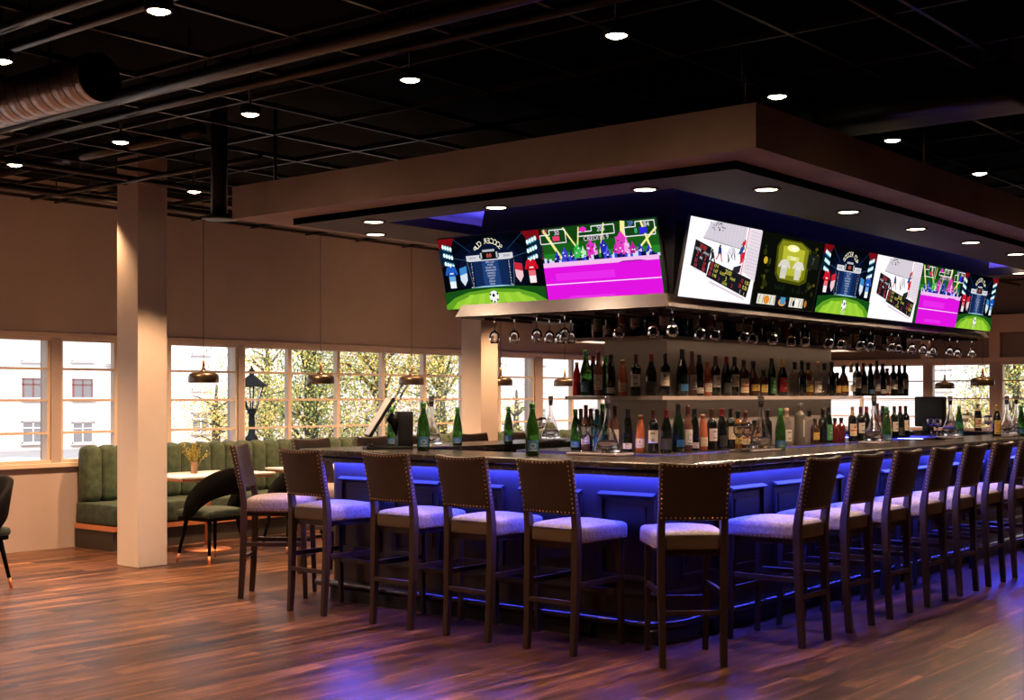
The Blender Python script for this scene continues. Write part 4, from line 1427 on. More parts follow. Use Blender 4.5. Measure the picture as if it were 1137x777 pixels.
for lst, row, xl, yr in ((MID, 'middle', 7.70, 4.945), (LOW, 'lower', 7.56, 4.84), (UPP, 'upper', 7.69, 4.94)):
    where = {'middle': 'on middle shelf', 'lower': 'in lowest row', 'upper': 'on upper shelf'}[row]
    grp = {'middle': 'bottles on the middle bar shelf', 'lower': 'bottles on the island worktop', 'upper': 'bottles on the upper bar shelf'}[row]
    taken = []
    for n, (u, kd) in enumerate(lst, 1):
        left = u < 747
        if left:
            x, y, rz = xl, on_x(u, xl), R(-90)
            rz = R(-62)
        else:
            x, y, rz = on_y(u, yr), yr, R(-22)
        # bottles drawn behind one another stand deeper along the same line of sight
        rad = max(q[0] for q in KIND[kd][1])
        bx_, by_ = x, y
        for q in range(60):
            f_ = 1 + .004 * q
            x, y = bx_ * f_, by_ * f_
            hit = any((x - c) ** 2 + (y - e) ** 2 < (rad + g_ + .001) ** 2 for c, e, g_ in taken)
            core = 7.88 - rad < x < 10.55 + rad and 5.01 - rad < y < 5.56 + rad
            if not hit and not core:
                break
        else:
            x, y = bx_, by_
            CLASH.append((row, n, kd))
        taken.append((x, y, rad))
        lab = '%s, %s from left %s' % (KIND[kd][0], nth(n), where)
        bottle(kd, x, y, SHZ[row] + .0005, rz, lab, grp)

# bottles standing on the bar top itself
CT = [('green', 435, None, 6.92, 'green wine bottle with blue label behind the tilted till screen'),
      ('gchampagne', 470, 6.55, None, 'green bottle with blue label on the bar beside the till box'),
      ('green', 508, None, 6.62, 'slim green bottle on the back counter, right of the tall decanter'),
      ('green', 564.5, None, 6.60, 'green bottle on the back counter, next to the bright pillar'),
      ('gchampagne', 591, 6.45, None, 'green bottle with dark blue label on the bar, behind the fourth stool'),
      ('green', 866.5, None, 4.36, 'green bottle with blue label on the bar beside the round based decanter'),
      ('green', 984.5, None, 4.36, 'green bottle on the bar beside the decanter, near the shelf end'),
      ('yellowwine', 1107, None, 4.22, 'black bottle with yellow green label on the bar at far right'),
      ('green', 1065, None, 4.36, 'olive green bottle on the bar against the dark monitor edge'),
      ('birdwine', 1086, 13.75, None, 'black pourer bottle with bird label on the far counter, under the pendant'),
      ('green', 1134, None, 4.1, 'green bottle cut by the right photo edge, on the bar')]
for kd, u, px, py, lab in CT:
    if px:
        x, y = px, on_x(u, px)
    else:
        x, y = on_y(u, py), py
    bottle(kd, x, y, CTZ + .0005, R(-45), lab, 'bottles on the bar top')

# ------------------------------------------------------------------ glasses, decanters, trays
wg = None
WGP = [(.0, .002), (.034, .0), (.034, .002), (.006, .006), (.0035, .012), (.0035, .082), (.008, .087), (.022, .095), (.034, .112), (.0385, .135), (.036, .158), (.030, .178), (.0288, .178), (.0345, .158), (.0368, .135), (.0325, .114), (.021, .098), (.0, .091)]


def wineglass(x, y, z, up, lab, group):
    global wg
    key = up
    if up not in WG:
        r = thing('wine_glass', lab, 'glass', (x, y, z), 0, group)
        s = 1 if up else -1
        T = Matrix.Identity(4) if up else Matrix.Scale(-1, 4, (0, 0, 1))
        bowl = [p for p in WGP[6:]]
        m = MB().lathe(bowl, M_CLEAR, 18, T, True, False)
        m.build('bowl', r)
        MB().lathe(WGP[:7], M_CLEAR, 18, T, True, False).build('stem_and_foot', r)
        WG[up] = r
        return r
    return dup(WG[up], (x, y, z), 0, lab, group)


WG = {}
HANG = [(549, 7.06, 0), (571, 7.10, 0), (596, 7.04, 0), (610, 7.30, 0), (622, 7.42, 0), (627, 7.04, 0), (634, 7.40, 0), (687, 7.03, 0), (725.5, 7.01, 0), (746.5, 6.99, 0)]
HANGR = [(777, 4.5), (794, 4.52), (825.5, 4.5), (836, 4.56), (858, 4.5), (878, 4.54), (893.5, 4.5), (919.5, 4.5), (933.5, 4.54), (955, 4.5), (966.5, 4.54), (990, 4.5), (997.5, 4.54), (1012.5, 4.5), (1025, 4.5),
         (1032, 4.9), (1036, 4.6), (1054.5, 4.5), (1063, 4.6), (1079, 4.52)]
pts = [(x, on_x(u, x)) for u, x, _ in HANG] + [(on_y(u, y), y) for u, y in HANGR]
for n, (x, y) in enumerate(pts, 1):
    wineglass(x, y, 2.058, False, 'upside down wine glass hanging under the screens, %s from the left' % nth(n), 'wine glasses hanging under the bulkhead')


def place(u, px=None, py=None):
    return (px, on_x(u, px)) if px else (on_y(u, py), py)


STAND = [(647, 6.86, None, 'wine glass on the round tray, left one beside the front decanter'), (658.5, 6.86, None, 'wine glass on the round tray, touching the front decanter side'),
         (820.5, None, 4.3, 'left wine glass of the pair beside the middle decanter'), (830, None, 4.3, 'right wine glass of the pair beside the middle decanter'),
         (1034, None, 4.37, 'left wine glass of the pair in front of the dark monitor'), (1040.5, None, 4.26, 'right wine glass of the pair in front of the dark monitor'),
         (598, None, 6.62, 'wine glass on the back counter beside the rear decanter'), (602.5, None, 6.93, 'further wine glass on the back counter beside the rear decanter'),
         (1097, None, 4.35, 'wine glass at far right, between two black bottles'), (1072, 13.7, None, 'small wine glass on the far counter before the window')]
for u, px, py, lab in STAND:
    x, y = place(u, px, py)
    wineglass(x, y, CTZ + .0175, True, lab, 'wine glasses standing on the bar')

DEC = [(.0, .004), (.080, .0), (.086, .006), (.084, .02), (.062, .085), (.034, .165), (.019, .215), (.0165, .24), (.0165, .30), (.021, .312), (.019, .312), (.0145, .30), (.0145, .24), (.017, .215), (.031, .165), (.058, .085), (.078, .02), (.0, .010)]
dproto = None
DECS = [(674.5, 6.80, None, 'large clear decanter on the front bar, left of the corner stool', 1.0), (845, None, 4.34, 'clear decanter on the bar beside a pair of wine glasses, mid right', 1.0),
        (970.5, None, 4.34, 'clear decanter on the bar in front of the shelf end', 1.0), (1055, None, 4.36, 'clear decanter on the bar in front of the dark monitor', 1.0),
        (479, None, 6.6, 'tall clear decanter on the back counter beside the till', 1.05), (611.5, None, 6.72, 'clear decanter on the back counter, left of the bottle shelves', 1.05),
        (1118, None, 4.18, 'clear decanter at far right, beside the yellow label bottle', 1.0), (1128.5, None, 4.28, 'rightmost clear decanter near the photo edge', 1.0)]
TRAYS = []
for u, px, py, lab, sc in DECS:
    x, y = place(u, px, py)
    if dproto is None:
        dproto = thing('decanter', lab, 'decanter', (x, y, CTZ + .018), 0, 'clear decanters on the bar')
        MB().lathe(DEC, M_CLEAR, 28, None, True, False).build('flask', dproto)
        MB().lathe([(.0, .012), (.077, .022), (.064, .06), (.0, .06)], M_WATER, 24, None, True, False).build('drink', dproto)
        MB().lathe([(.013, .285), (.0155, .312), (.019, .318), (.0225, .365), (.0, .367)], principled('smoky_stopper', (0.30, 0.25, 0.26), .05, trans=.8), 18, None, True, False).build('stopper', dproto)
    else:
        dup(dproto, (x, y, CTZ + .018), 0, lab)
    TRAYS.append((x, y, lab))
TLAB = ['clear glass tray under the front decanter and two glasses', 'clear glass tray under the mid right decanter', 'clear glass tray under the decanter before the shelf end', 'clear glass tray under the decanter before the monitor',
        'clear glass tray under the tall decanter beside the till', 'clear glass tray under the rear decanter left of the shelves', 'clear glass tray under the far right decanter', 'clear glass tray under the rightmost decanter']
M_TRAYG = principled('tray_acrylic', (0.42, 0.36, 0.36), .15, coat=.5)
for (x, y, _), lab in zip(TRAYS, TLAB):
    q = MB()
    n = [0, 1]
    hx = .155
    dx = 0.0
    if 'two glasses' in lab:
        q.rbox(.10, .20, .008, .006, M_TRAYG, Tm((0, .06, .009)), n=2)
    elif 'mid right' in lab:
        q.rbox(.20, .095, .008, .006, M_TRAYG, Tm((-.08, 0, .009)), n=2)
    else:
        q.rbox(.10, .095, .008, .006, M_TRAYG, Tm((0, 0, .009)), n=2)
    tag(q.build('serving_tray', None, (x, y, CTZ)), lab, 'tray', 'serving trays on the bar')
x, y = place(1037, None, 4.315)
tag(MB().lathe([(.0, .003), (.085, 0), (.095, .008), (.097, .016), (.0, .017)], M_TRAYWOOD, 28).build('serving_board', None, (x, y, CTZ)), 'small round dark board under the glass pair before the monitor', 'board')

# ------------------------------------------------------------------ till and monitor
x, y = 6.70, 6.62
t = thing('till_terminal', 'tilted till screen with black box on the bar left end', 'till', (x, y, CTZ), R(39.3) + R(-90) + R(15))
# local +X is image right, local +Y away from the camera
MB().rbox(.17, .12, .010, .006, M_BLACKPL, Tm((-.03, 0, .011))).build('base_plate', t)
MB().rbox(.055, .085, .125, .008, M_BLACKPL, Tm((.09, 0, .145))).build('printer_box', t)
MB().rbox(.048, .07, .02, .006, M_WHITEPL, Tm((.06, 0, .30))).build('box_lid', t) if False else None
MB().tube([(.06, 0, .10), (.03, 0, .20), (-.02, 0, .235)], [.03, .05, .035], M_BLACKPL, 14).build('arm', t)
sc_ = MB().rbox(.165, .13, .012, .008, M_BLACKPL, Tm((-.09, 0, .23), 0, R(-58), 0)).build('screen_case', t)
MB().rbox(.158, .122, .004, .003, M_WHITEPL, Tm((-.09, 0, .23), 0, R(-58), 0) @ Tm((0, 0, .0115))).build('screen_glass', t)
MB().lathe([(.0, 0), (.02, .0), (.02, .018), (.0, .02)], M_RAIL, 14, Tm((-.16, -.05, .02))).build('knob', t)
x, y = 13.62, on_x(1033, 13.62)
t = thing('bar_monitor', 'back of a large black monitor standing on the far counter', 'monitor', (x, y, CTZ), R(60))
MB().rbox(.235, .03, .165, .018, M_BLACKPL, Tm((0, 0, .215))).build('screen_back', t)
MB().rbox(.17, .035, .11, .02, M_BLACKPL, Tm((0, -.03, .20))).build('rear_bulge', t)
MB().rbox(.05, .04, .06, .01, M_BLACKPL, Tm((0, .03, .06))).build('stand', t)
MB().rbox(.13, .10, .006, .005, M_BLACKPL, Tm((0, .03, .007))).build('foot', t)
x, y = place(1085, 13.5)
tag(MB().rbox(.10, .28, .007, .006, M_BLACKPL, Tm((0, 0, .008))).build('bar_mat', None, (13.55, y, CTZ)), 'long black bar mat on the far counter under the pourer bottle', 'mat')

# ------------------------------------------------------------------ bar stools
def back_y(z):
    if z < .72:
        return -.222 - .028 * ((.72 - z) / .72) ** 2
    return -.222 - .085 * ((z - .72) / .42) ** 1.25


def make_stool(lab):
    t = thing('bar_stool', lab, 'bar stool', (0, 0, 0), 0, 'leather bar stools round the bar')
    for s in (-1, 1):
        zs = [0, .2, .45, .66, .72, .80, .90]
        mb = MB().bar([(s * (.176 - .004 * (z < .3)), back_y(z), z) for z in zs], [.034, .038, .042, .042, .042, .040, .038], [.038, .042, .046, .048, .048, .044, .036], M_WOOD)
        mb.build('leg', t, bevel=.004)
        MB().bar([(s * .174, .238, 0), (s * .174, .228, .3), (s * .172, .215, .655)], [.030, .034, .040], [.030, .036, .042], M_WOOD).build('leg', t, bevel=.004)
    st = MB().box(-.16, .16, -.252, -.228, .285, .313, M_WOOD)
    st.build('stretcher', t, bevel=.003)
    MB().box(-.16, .16, .216, .242, .295, .327, M_WOOD).build('stretcher', t, bevel=.003)
    for s in (-1, 1):
        MB().box(s * .175 - .011, s * .175 + .011, -.225, .222, .385, .418, M_WOOD).build('stretcher', t, bevel=.003)
    MB().box(-.165, .165, -.215, .20, .61, .655, M_WOOD).build('seat_frame', t)

    def seat_fn(x, y, z):
        k = max(0, 1 - (x / .215) ** 2) * max(0, 1 - (y / .24) ** 2)
        w = 1 + .04 * (y / .24)
        return (x * w * (.92 if y < -.19 and abs(x) > .1 else 1), y, z + (.028 * k if z > 0 else 0))
    seat_o = MB().rbox(.213, .236, .050, .028, M_SEAT, Tm((0, .014, .692)), seat_fn, 6).build('seat', t)
    # the rear face of the seat is plain leather
    MB().rbox(.148, .010, .043, .008, M_LEATHER2, Tm((0, -.226, .690))).build('seat_rear_leather', t)

    def back_fn(x, y, z):
        zz = .978 + z
        s = x / .2
        scoop = -.014 * (1 - s * s) * max(0, z / .165)
        return (x * (1 + .02 * (z / .165)), y + back_y(zz) - .020 * (1 - s * s), zz + scoop)
    back_o = MB().rbox(.197, .023, .164, .012, M_LEATHER, None, back_fn, 8).build('backrest', t)
    nl = MB()

    def nail(p, n_):
        n_ = Vector(n_).normalized()
        q = n_.to_track_quat('Z', 'Y').to_matrix().to_4x4()
        nl.lathe([(.0055, 0), (.0045, .002), (.0, .0032)], M_BRASS, 7, Matrix.Translation(Vector(p)) @ q, True, False)
    for k in range(15):
        s = -1 + 2 * k / 14
        for z in (.149, -.150):
            p = back_fn(.184 * s, -.0228, z)
            nail(p, (0, -1, -.1))
    for k in range(1, 11):
        z = -.15 + .299 * k / 11
        for s in (-1, 1):
            nail(back_fn(.184 * s, -.0228, z), (0, -1, -.1))
    for k in range(13):
        z = -.15 + .30 * k / 12
        for s in (-1, 1):
            p = back_fn(.197 * s, .0, z)
            nail(p, (s, 0, 0))
    nl.build('nailhead_trim', back_o)
    nl = MB()
    for k in range(15):
        s = -1 + 2 * k / 14
        for q in (-1, 1):
            nail((q * (.2135 * (1 + .04 * (.2 * s) / .24)), .014 + .205 * s, .655), (q, 0, 0))
        nail((.19 * s, .2515, .655), (0, 1, 0))
    nl.build('nailhead_trim', seat_o)
    return t


SL = [(6.235, 6.735, -90, 'bar stool at the left end of the bar front, second stool from the left'),
      (6.235, 5.915, -90, 'third bar stool from the left, in front of the till'),
      (6.235, 5.262, -90, 'fourth bar stool from the left, between till and front decanter'),
      (6.235, 4.615, -90, 'fifth bar stool from the left, next to the corner stool'),
      (6.34, 3.915, -47, 'bar stool at the bar corner, seen squarely from behind, nearest the camera'),
      (7.205, 3.775, 0, 'first stool of the right row, just right of the corner stool'),
      (7.85, 3.775, 0, 'second stool of the right row, counted from the corner stool'),
      (8.49, 3.775, 0, 'third stool of the right row, counted from the corner stool'),
      (9.15, 3.775, 0, 'fourth stool of the right row, counted from the corner stool'),
      (9.78, 3.775, 0, 'fifth stool of the right row, counted from the corner stool'),
      (10.40, 3.775, 0, 'sixth stool of the right row, counted from the corner stool'),
      (11.03, 3.775, 0, 'seventh stool of the right row, at the right photo edge'),
      (6.42, 7.535, -143, 'leftmost bar stool, seen from its side at the bar end')]
st0 = make_stool(SL[0][3])
for k, (x, y, a, lab) in enumerate(SL):
    if k == 0:
        st0.location = (x, y, 0)
        st0.rotation_euler = (0, 0, R(a))
    else:
        dup(st0, (x, y, 0), R(a), lab)
for u, lab in ((349, 'stool back seen over the bar left end, below the second pendant lamp'), (416, 'stool back half hidden behind the tilted till screen'),
               (463, 'stool back half hidden behind the till box and green bottle'), (529, 'dark stool back at the foot of the bright pillar'), (582, 'dark stool back behind the rear decanter and glasses')):
    dup(st0, (on_y(u, 8.32), 8.06, 0), R(180), lab)

# ------------------------------------------------------------------ banquette and tables by the windows
bq = thing('banquette', 'long green fluted velvet banquette under the left windows', 'banquette', (7.18, 10.8, 0))
off = (-7.18, -10.8, 0)
XE = 17.3
shift(MB().box(7.18, XE, 10.86, 11.51, 0, .19, M_BANQBASE)).build('base', bq)
shift(MB().box(7.172, XE, 10.835, 11.51, .19, .238, M_COPPER)).build('copper_trim', bq)
sc = MB()
nseat = 6
for k in range(nseat):
    a = 7.175 + (XE - 7.175) * k / nseat
    b = 7.175 + (XE - 7.175) * (k + 1) / nseat
    sc.rbox((b - a) / 2 - .001, .335, .106, .025, M_GREENSEAT, Tm(((a + b) / 2, 11.165, .345)), None, 3)
shift(sc).build('seat_cushion', bq)
fl = MB()
nf = 53
for k in range(nf):
    xa = 7.18 + (XE - 7.18) * k / nf
    wdt = (XE - 7.18) / nf
    fl.rbox(wdt / 2 + .004, .10, .285, .075, M_GREEN, Tm((xa + wdt / 2, 11.40, .728)), None, 3)
shift(fl).build('fluted_back', bq)

tb0 = None
TABX = [7.86, 9.42, 10.98, 12.6, 14.1]
TLB = ['marble topped table with copper leg beside the white pillar, holding the plant', 'marble topped table behind the second black chair, under the second pendant', 'marble topped table under the third pendant, hidden behind the stools',
       'marble topped table under the fourth pendant, behind the bar', 'marble topped table under the fifth pendant, behind the bar']
for x, lab in zip(TABX, TLB):
    if tb0 is None:
        tb0 = thing('dining_table', lab, 'table', (x, 10.28, 0), 0, 'marble tables along the banquette')
        MB().rbox(.56, .35, .012, .006, M_MARBLE, Tm((0, 0, .738)), None, 3).build('marble_top', tb0)
        MB().rbox(.54, .33, .012, .005, M_COPPER, Tm((0, 0, .713)), None, 2).build('under_rim', tb0)
        MB().tube([(0, 0, .02), (0, 0, .70)], .03, M_COPPER, 16).build('column', tb0)
        MB().lathe([(.0, .0), (.22, .0), (.225, .012), (.05, .028), (.03, .05), (.0, .05)], M_COPPER, 28).build('foot', tb0)
    else:
        dup(tb0, (x, 10.28, 0), 0, lab)
# plant in a small vase on the first table
vx, vy = on_y(215.5, 10.34), 10.34
v = thing('potted_twigs', 'small glass vase of olive twigs on the marble table', 'plant', (vx, vy, .75))
MB().lathe([(.0, .004), (.030, .0), (.032, .004), (.032, .115), (.030, .115), (.030, .012), (.0, .010)], principled('vase_copper_glass', (0.55, 0.36, 0.25), .12, trans=.45), 20, None, True, False).build('vase', v)
tw, lf = MB(), MB()
M_TWIG = principled('twig_olive', (0.20, 0.17, 0.04), .8)
M_TLEAF = principled('twig_leaf', (0.34, 0.30, 0.045), .7)
for k in range(34):
    a, sp, h = rnd.random() * 6.28, rnd.random() * .14, .17 + rnd.random() * .13
    p = [Vector((.015 * math.cos(a), .015 * math.sin(a), .03)), Vector((sp * .45 * math.cos(a), sp * .45 * math.sin(a), h * .6)), Vector((sp * math.cos(a), sp * math.sin(a), h))]
    tw.tube(p, [.0018, .0014, .001], M_TWIG, 5)
    for j in range(9):
        f_ = .45 + .55 * j / 8
        c = p[1].lerp(p[2], max(0, (f_ - .45) / .55)) + Vector((rnd.uniform(-.014, .014), rnd.uniform(-.014, .014), rnd.uniform(-.008, .01)))
        Q = Matrix.Translation(c) @ Matrix.Rotation(rnd.random() * 6.28, 4, 'Z') @ Matrix.Rotation(rnd.uniform(.3, 2.4), 4, 'X')
        lf.add([(0, 0, 0), (.005, .010, .001), (0, .024, 0), (-.005, .010, .001)], [(0, 1, 2, 3)], M_TLEAF, False, Q)
tw.build('twigs', v)
lf.build('leaves', v)

ch0 = None


def make_chair(lab):
    t = thing('dining_chair', lab, 'chair', (0, 0, 0), 0, 'black velvet dining chairs')
    # seat facing +Y
    def sf(x, y, z):
        k = max(0, 1 - (x / .25) ** 2 - (y / .25) ** 2)
        return (x, y, z + (.02 * k if z > 0 else 0))
    MB().rbox(.235, .225, .035, .03, M_GREENSEAT, Tm((0, .01, .445)), sf, 6).build('seat', t)
    sh = MB()
    n = 26
    vs, fs = [], []
    for i in range(n + 1):
        a = -108 + 216 * i / n
        t_ = R(a)
        c = max(0.0, math.cos(R(a * .83)))
        top = .44 + .43 * c ** .62
        bot = .42 + .20 * max(0, math.cos(R(a * 1.05))) ** .8 if abs(a) < 85 else .42
        if top - bot < .05:
            top = bot + .05
        rin, rout = .232, .285
        lean_ = .06 * c
        for (rr2, z, ex) in ((rin, bot, 0), (rout, bot, 0), (rout, bot + (top - bot) * .5, lean_ * .5), (rout - .004, top - .015, lean_), (rout - .027, top, lean_), (rin + .004, top - .015, lean_), (rin, bot + (top - bot) * .5, lean_ * .5)):
            vs.append(((rr2 + ex * .4) * math.sin(t_), -(rr2 + ex) * math.cos(t_) + .0, z))
    m = 7
    for i in range(n):
        for k in range(m):
            j = (k + 1) % m
            fs.append((i * m + k, (i + 1) * m + k, (i + 1) * m + j, i * m + j))
    fs += [tuple(range(m)), tuple(n * m + k for k in range(m))[::-1]]
    sh.add(vs, fs, M_BLACKVELVET, True)
    sh.build('curved_back', t, fix=True)
    MB().rbox(.22, .21, .02, .015, M_BLACKVELVET, Tm((0, .01, .40)), None, 3).build('under_frame', t)
    for sx in (-1, 1):
        for sy in (-1, 1):
            a, b = Vector((sx * .165, sy * .15, .40)), Vector((sx * .225, sy * .215, .0))
            q = a.lerp(b, .80)
            l = MB().tube([a, q], [.020, .014], M_BLACKVELVET, 10).build('leg', t)
            MB().tube([q, b], [.0142, .011], M_COPPER, 10).build('copper_foot', l)
    return t


CHL = [(7.35, 9.55, 4, 'black velvet chair facing the marble table, right of the white pillar'), (8.38, 9.62, -6, 'second black velvet chair, half hidden behind the leftmost bar stool'),
       (5.08, 9.62, 97, 'black velvet chair cut off by the left photo edge')]
for x, y, a, lab in CHL:
    if ch0 is None:
        ch0 = make_chair(lab)
        ch0.location = (x, y, 0)
        ch0.rotation_euler = (0, 0, R(a))
    else:
        dup(ch0, (x, y, 0), R(a), lab)

# ------------------------------------------------------------------ pendant lamps
pd0 = None
PEN = [(on_y(226, 10.42), 10.42, 'bronze pendant lamp with pale wooden neck, first from the left'), (on_y(356, 10.42), 10.42, 'bronze pendant lamp second from the left, before the trees'),
       (on_y(457, 10.42), 10.42, 'bronze pendant lamp third from the left, left of the bright pillar'), (on_y(556, 10.42), 10.42, 'bronze pendant lamp half hidden by the bright pillar'),
       (on_y(627, 10.42), 10.42, 'bronze pendant lamp beside the red syrup bottle'), (20.0, on_x(1049, 20.0), 'small bronze pendant lamp over the dark monitor'),
       (16.6, on_x(1091, 16.6), 'larger bronze pendant lamp at right, over the pourer bottle')]
for k, (x, y, lab) in enumerate(PEN):
    zb = 1.635 if k < 5 else (1.62 if k == 5 else 1.64)
    if pd0 is None:
        pd0 = thing('pendant_lamp', lab, 'pendant lamp', (x, y, zb), 0, 'bronze pendant lamps on long cables')
        MB().lathe([(.142, .0), (.148, .004), (.150, .02), (.148, .06), (.138, .085), (.11, .098), (.05, .106), (.026, .118), (.018, .14), (.016, .152), (.012, .152), (.02, .115), (.05, .10), (.10, .092), (.13, .08), (.142, .055), (.144, .02), (.142, .0)],
                   M_PENDANT, 36, None, True, False).build('shade', pd0)
        MB().lathe([(.0, .02), (.02, .03), (.028, .055), (.018, .085), (.0, .09)], M_BULB, 16).build('bulb', pd0)
        MB().lathe([(.014, .15), (.014, .215), (.010, .222), (.0, .222)], M_PENWOOD, 14).build('neck', pd0)
        MB().tube([(0, 0, .22), (0, 0, ZC - zb)], .003, M_BLKMETAL, 6).build('cable', pd0)
    else:
        dup(pd0, (x, y, zb), 0, lab)
    pl = bpy.data.lights.new('pendant_light', 'SPOT')
    pl.energy, pl.color, pl.shadow_soft_size = 16, WARM, .03
    pl.spot_size, pl.spot_blend = R(130), .5
    po = bpy.data.objects.new('pendant_light', pl)
    COL.objects.link(po)
    po.location = (x, y, zb + .015)

# ================================================================== OUTSIDE
GZ = -1.6
tag(MB().box(-30, 160, Y1 + .3, 150, GZ - .2, GZ, M_ASPHALT).build('street'), 'pale grey street outside the windows', 'street')['kind'] = 'structure'
tag(MB().box(X1 + .3, 160, -60, Y1 + .3, GZ - .2, GZ, M_ASPHALT).build('yard'), 'pale grey yard outside the far windows', 'yard')['kind'] = 'structure'


def house(lab, T, length, hgt, wins, ac=(), groundfloor=1.35):
    """facade on local y=0 facing -y, x along"""
    t = thing('apartment_building', lab, 'building')
    t.matrix_world = T
    MB().box(0, length, 0, 8, groundfloor, hgt, M_FACADE).build('wall', t)
    MB().box(-.02, length + .02, -.06, 8, GZ, groundfloor, M_FACADE2).build('ground_floor', t)
    MB().box(-.1, length + .1, -.14, 8, groundfloor - .06, groundfloor + .08, M_FACADE).build('string_course', t)
    MB().box(-.2, length + .2, -.3, 8.2, hgt, hgt + .3, M_FACADE).build('cornice', t)
    for (x, z, w_, h_, dark) in wins:
        fm = M_MAROON if dark else M_WHITE
        f = MB()
        y0, y1 = (-.05, .05) if z > groundfloor else (-.11, .0)
        a, b = x - w_ / 2, x + w_ / 2
        f.box(a, a + .07, y0, y1, z, z + h_, fm).box(b - .07, b, y0, y1, z, z + h_, fm).box(a, b, y0, y1, z, z + .07, fm).box(a, b, y0, y1, z + h_ - .07, z + h_, fm)
        f.box(x - .035, x + .035, y0, y1, z, z + h_, fm).box(a, b, y0, y1, z + h_ * .68, z + h_ * .68 + .06, fm)
        o = f.build('window', t)
        MB().box(a + .05, b - .05, y0 + .03, y1, z + .05, z + h_ - .05, M_OUTGLASS if dark or z < groundfloor + .2 else M_SKYPANE).build('pane', o)
        MB().box(a - .12, b + .12, y0 - .12, y0 + .03, z - .1, z, M_GREYST).build('sill', o)
        if not dark:
            MB().box(a - .08, b + .08, y0 - .08, y0 + .03, z + h_, z + h_ + .08, M_GREYST).build('lintel', o)
    for (x, z) in ac:
        k = MB().box(x - .4, x + .4, -.40, -.02, z, z + .55, M_WHITE).box(x - .42, x + .42, -.38, 0, z - .1, z - .04, M_GREYST)
        k.lathe([(.0, 0), (.2, 0), (.2, .01), (.0, .012)], M_GREYST, 16, Tm((x - .1, -.40, z + .27), R(90)))
        k.build('air_conditioner', t)
    return t


YH = 68.0


def hx(u):
    return on_y(u, YH)


def hz(u, v):
    r = (u - CXP) / FPX
    d = YH / (SA - CA * r)
    return EYE + (HZP - v) * d / FPX


H0 = hx(-60)
wins = []
for u in (36, 91):
    wins += [(hx(u) - H0, hz(u, 443), 1.3, 1.2, True), (hx(u) - H0, hz(u, 492), 1.4, 1.25, False), (hx(u) - H0, hz(u, 401), 1.4, 1.3, False), (hx(u) - H0, hz(u, 352), 1.4, 1.3, False)]
for u in (160, 222, 290, 350, 410, 470, 530, 600, 660):
    wins += [(hx(u) - H0, 1.9, 1.3, 1.25, False), (hx(u) - H0, 4.2, 1.3, 1.3, False), (hx(u) - H0, -.85, 1.4, 1.3, False), (hx(u) - H0, 6.6, 1.3, 1.3, False)]
house('long white apartment block across the street behind the left windows', Matrix.Translation((H0, YH, 0)), hx(700) - H0, 12.5, wins, [(hx(123) - H0, hz(123, 404))])
# block beyond the far windows
XH = 84.0
wins = []
for k in range(13):
    for z in (-.7, 1.9, 4.6, 7.3):
        wins.append((2.2 + 4.4 * k, z, 1.25, 1.35, k % 3 == 0))
house('white apartment block behind the far windows at right', Matrix.Translation((XH, 43, 0)) @ Matrix.Rotation(R(-90), 4, 'Z'), 60, 14, wins, [(12.8, 5.2)])


def tree(x, y, h, cr, kinds, lab, n=2600, leaf=.16, seed=1):
    rr = random.Random(seed)
    t = thing('autumn_tree', lab, 'tree', (x, y, GZ), 0, 'trees outside the windows')
    tr = MB()
    tr.tube([(0, 0, 0), (.1, .05, h * .25), (-.05, 0, h * .45), (.1, .1, h * .8)], [.2, .17, .13, .04], M_BARK, 10)
    tr.build('trunk', t)
    br = MB()
    tips = []
    for k in range(22):
        a, e = rr.random() * 6.28, rr.uniform(.1, 1.1)
        z0 = h * rr.uniform(.22, .65)
        L = cr * rr.uniform(.55, 1.05) * (1.15 - abs(z0 / h - .45))
        p0 = Vector((0, 0, z0))
        p2 = p0 + Vector((math.cos(a) * math.cos(e), math.sin(a) * math.cos(e), math.sin(e) * .8)) * L
        p1 = p0.lerp(p2, .5) + Vector((rr.uniform(-.2, .2), rr.uniform(-.2, .2), .15 * L))
        br.tube([p0, p1, p2], [.05, .028, .010], M_BARK, 6)
        for q in range(6):
            f_ = .3 + .7 * q / 5
            tips.append((p0.lerp(p1, f_ * 2) if f_ < .5 else p1.lerp(p2, f_ * 2 - 1), .25 + .5 * rr.random()))
    br.build('branches', t)
    cw = MB()
    for k in range(n):
        c, s = tips[rr.randrange(len(tips))]
        c = c + Vector((rr.gauss(0, s), rr.gauss(0, s), rr.gauss(0, s * .75)))
        m = kinds[min(len(kinds) - 1, int(rr.random() ** 1.3 * len(kinds)))]
        l = leaf * rr.uniform(.6, 1.3)
        a, e = rr.random() * 6.283, rr.uniform(-1.5, 1.5)
        ux, uy = math.cos(a) * l * .36, math.sin(a) * l * .36
        px, py, pz = -math.sin(a) * math.cos(e) * l, math.cos(a) * math.cos(e) * l, math.sin(e) * l
        cw.add([(c.x, c.y, c.z), (c.x + ux + px * .45, c.y + uy + py * .45, c.z + pz * .45), (c.x + px, c.y + py, c.z + pz), (c.x - ux + px * .45, c.y - uy + py * .45, c.z + pz * .45)], [(0, 1, 2, 3)], m)
    cw.build('crown', t)
    return t


def at(u, d):
    r = (u - CXP) / FPX
    return (CA + SA * r) * d, (SA - CA * r) * d


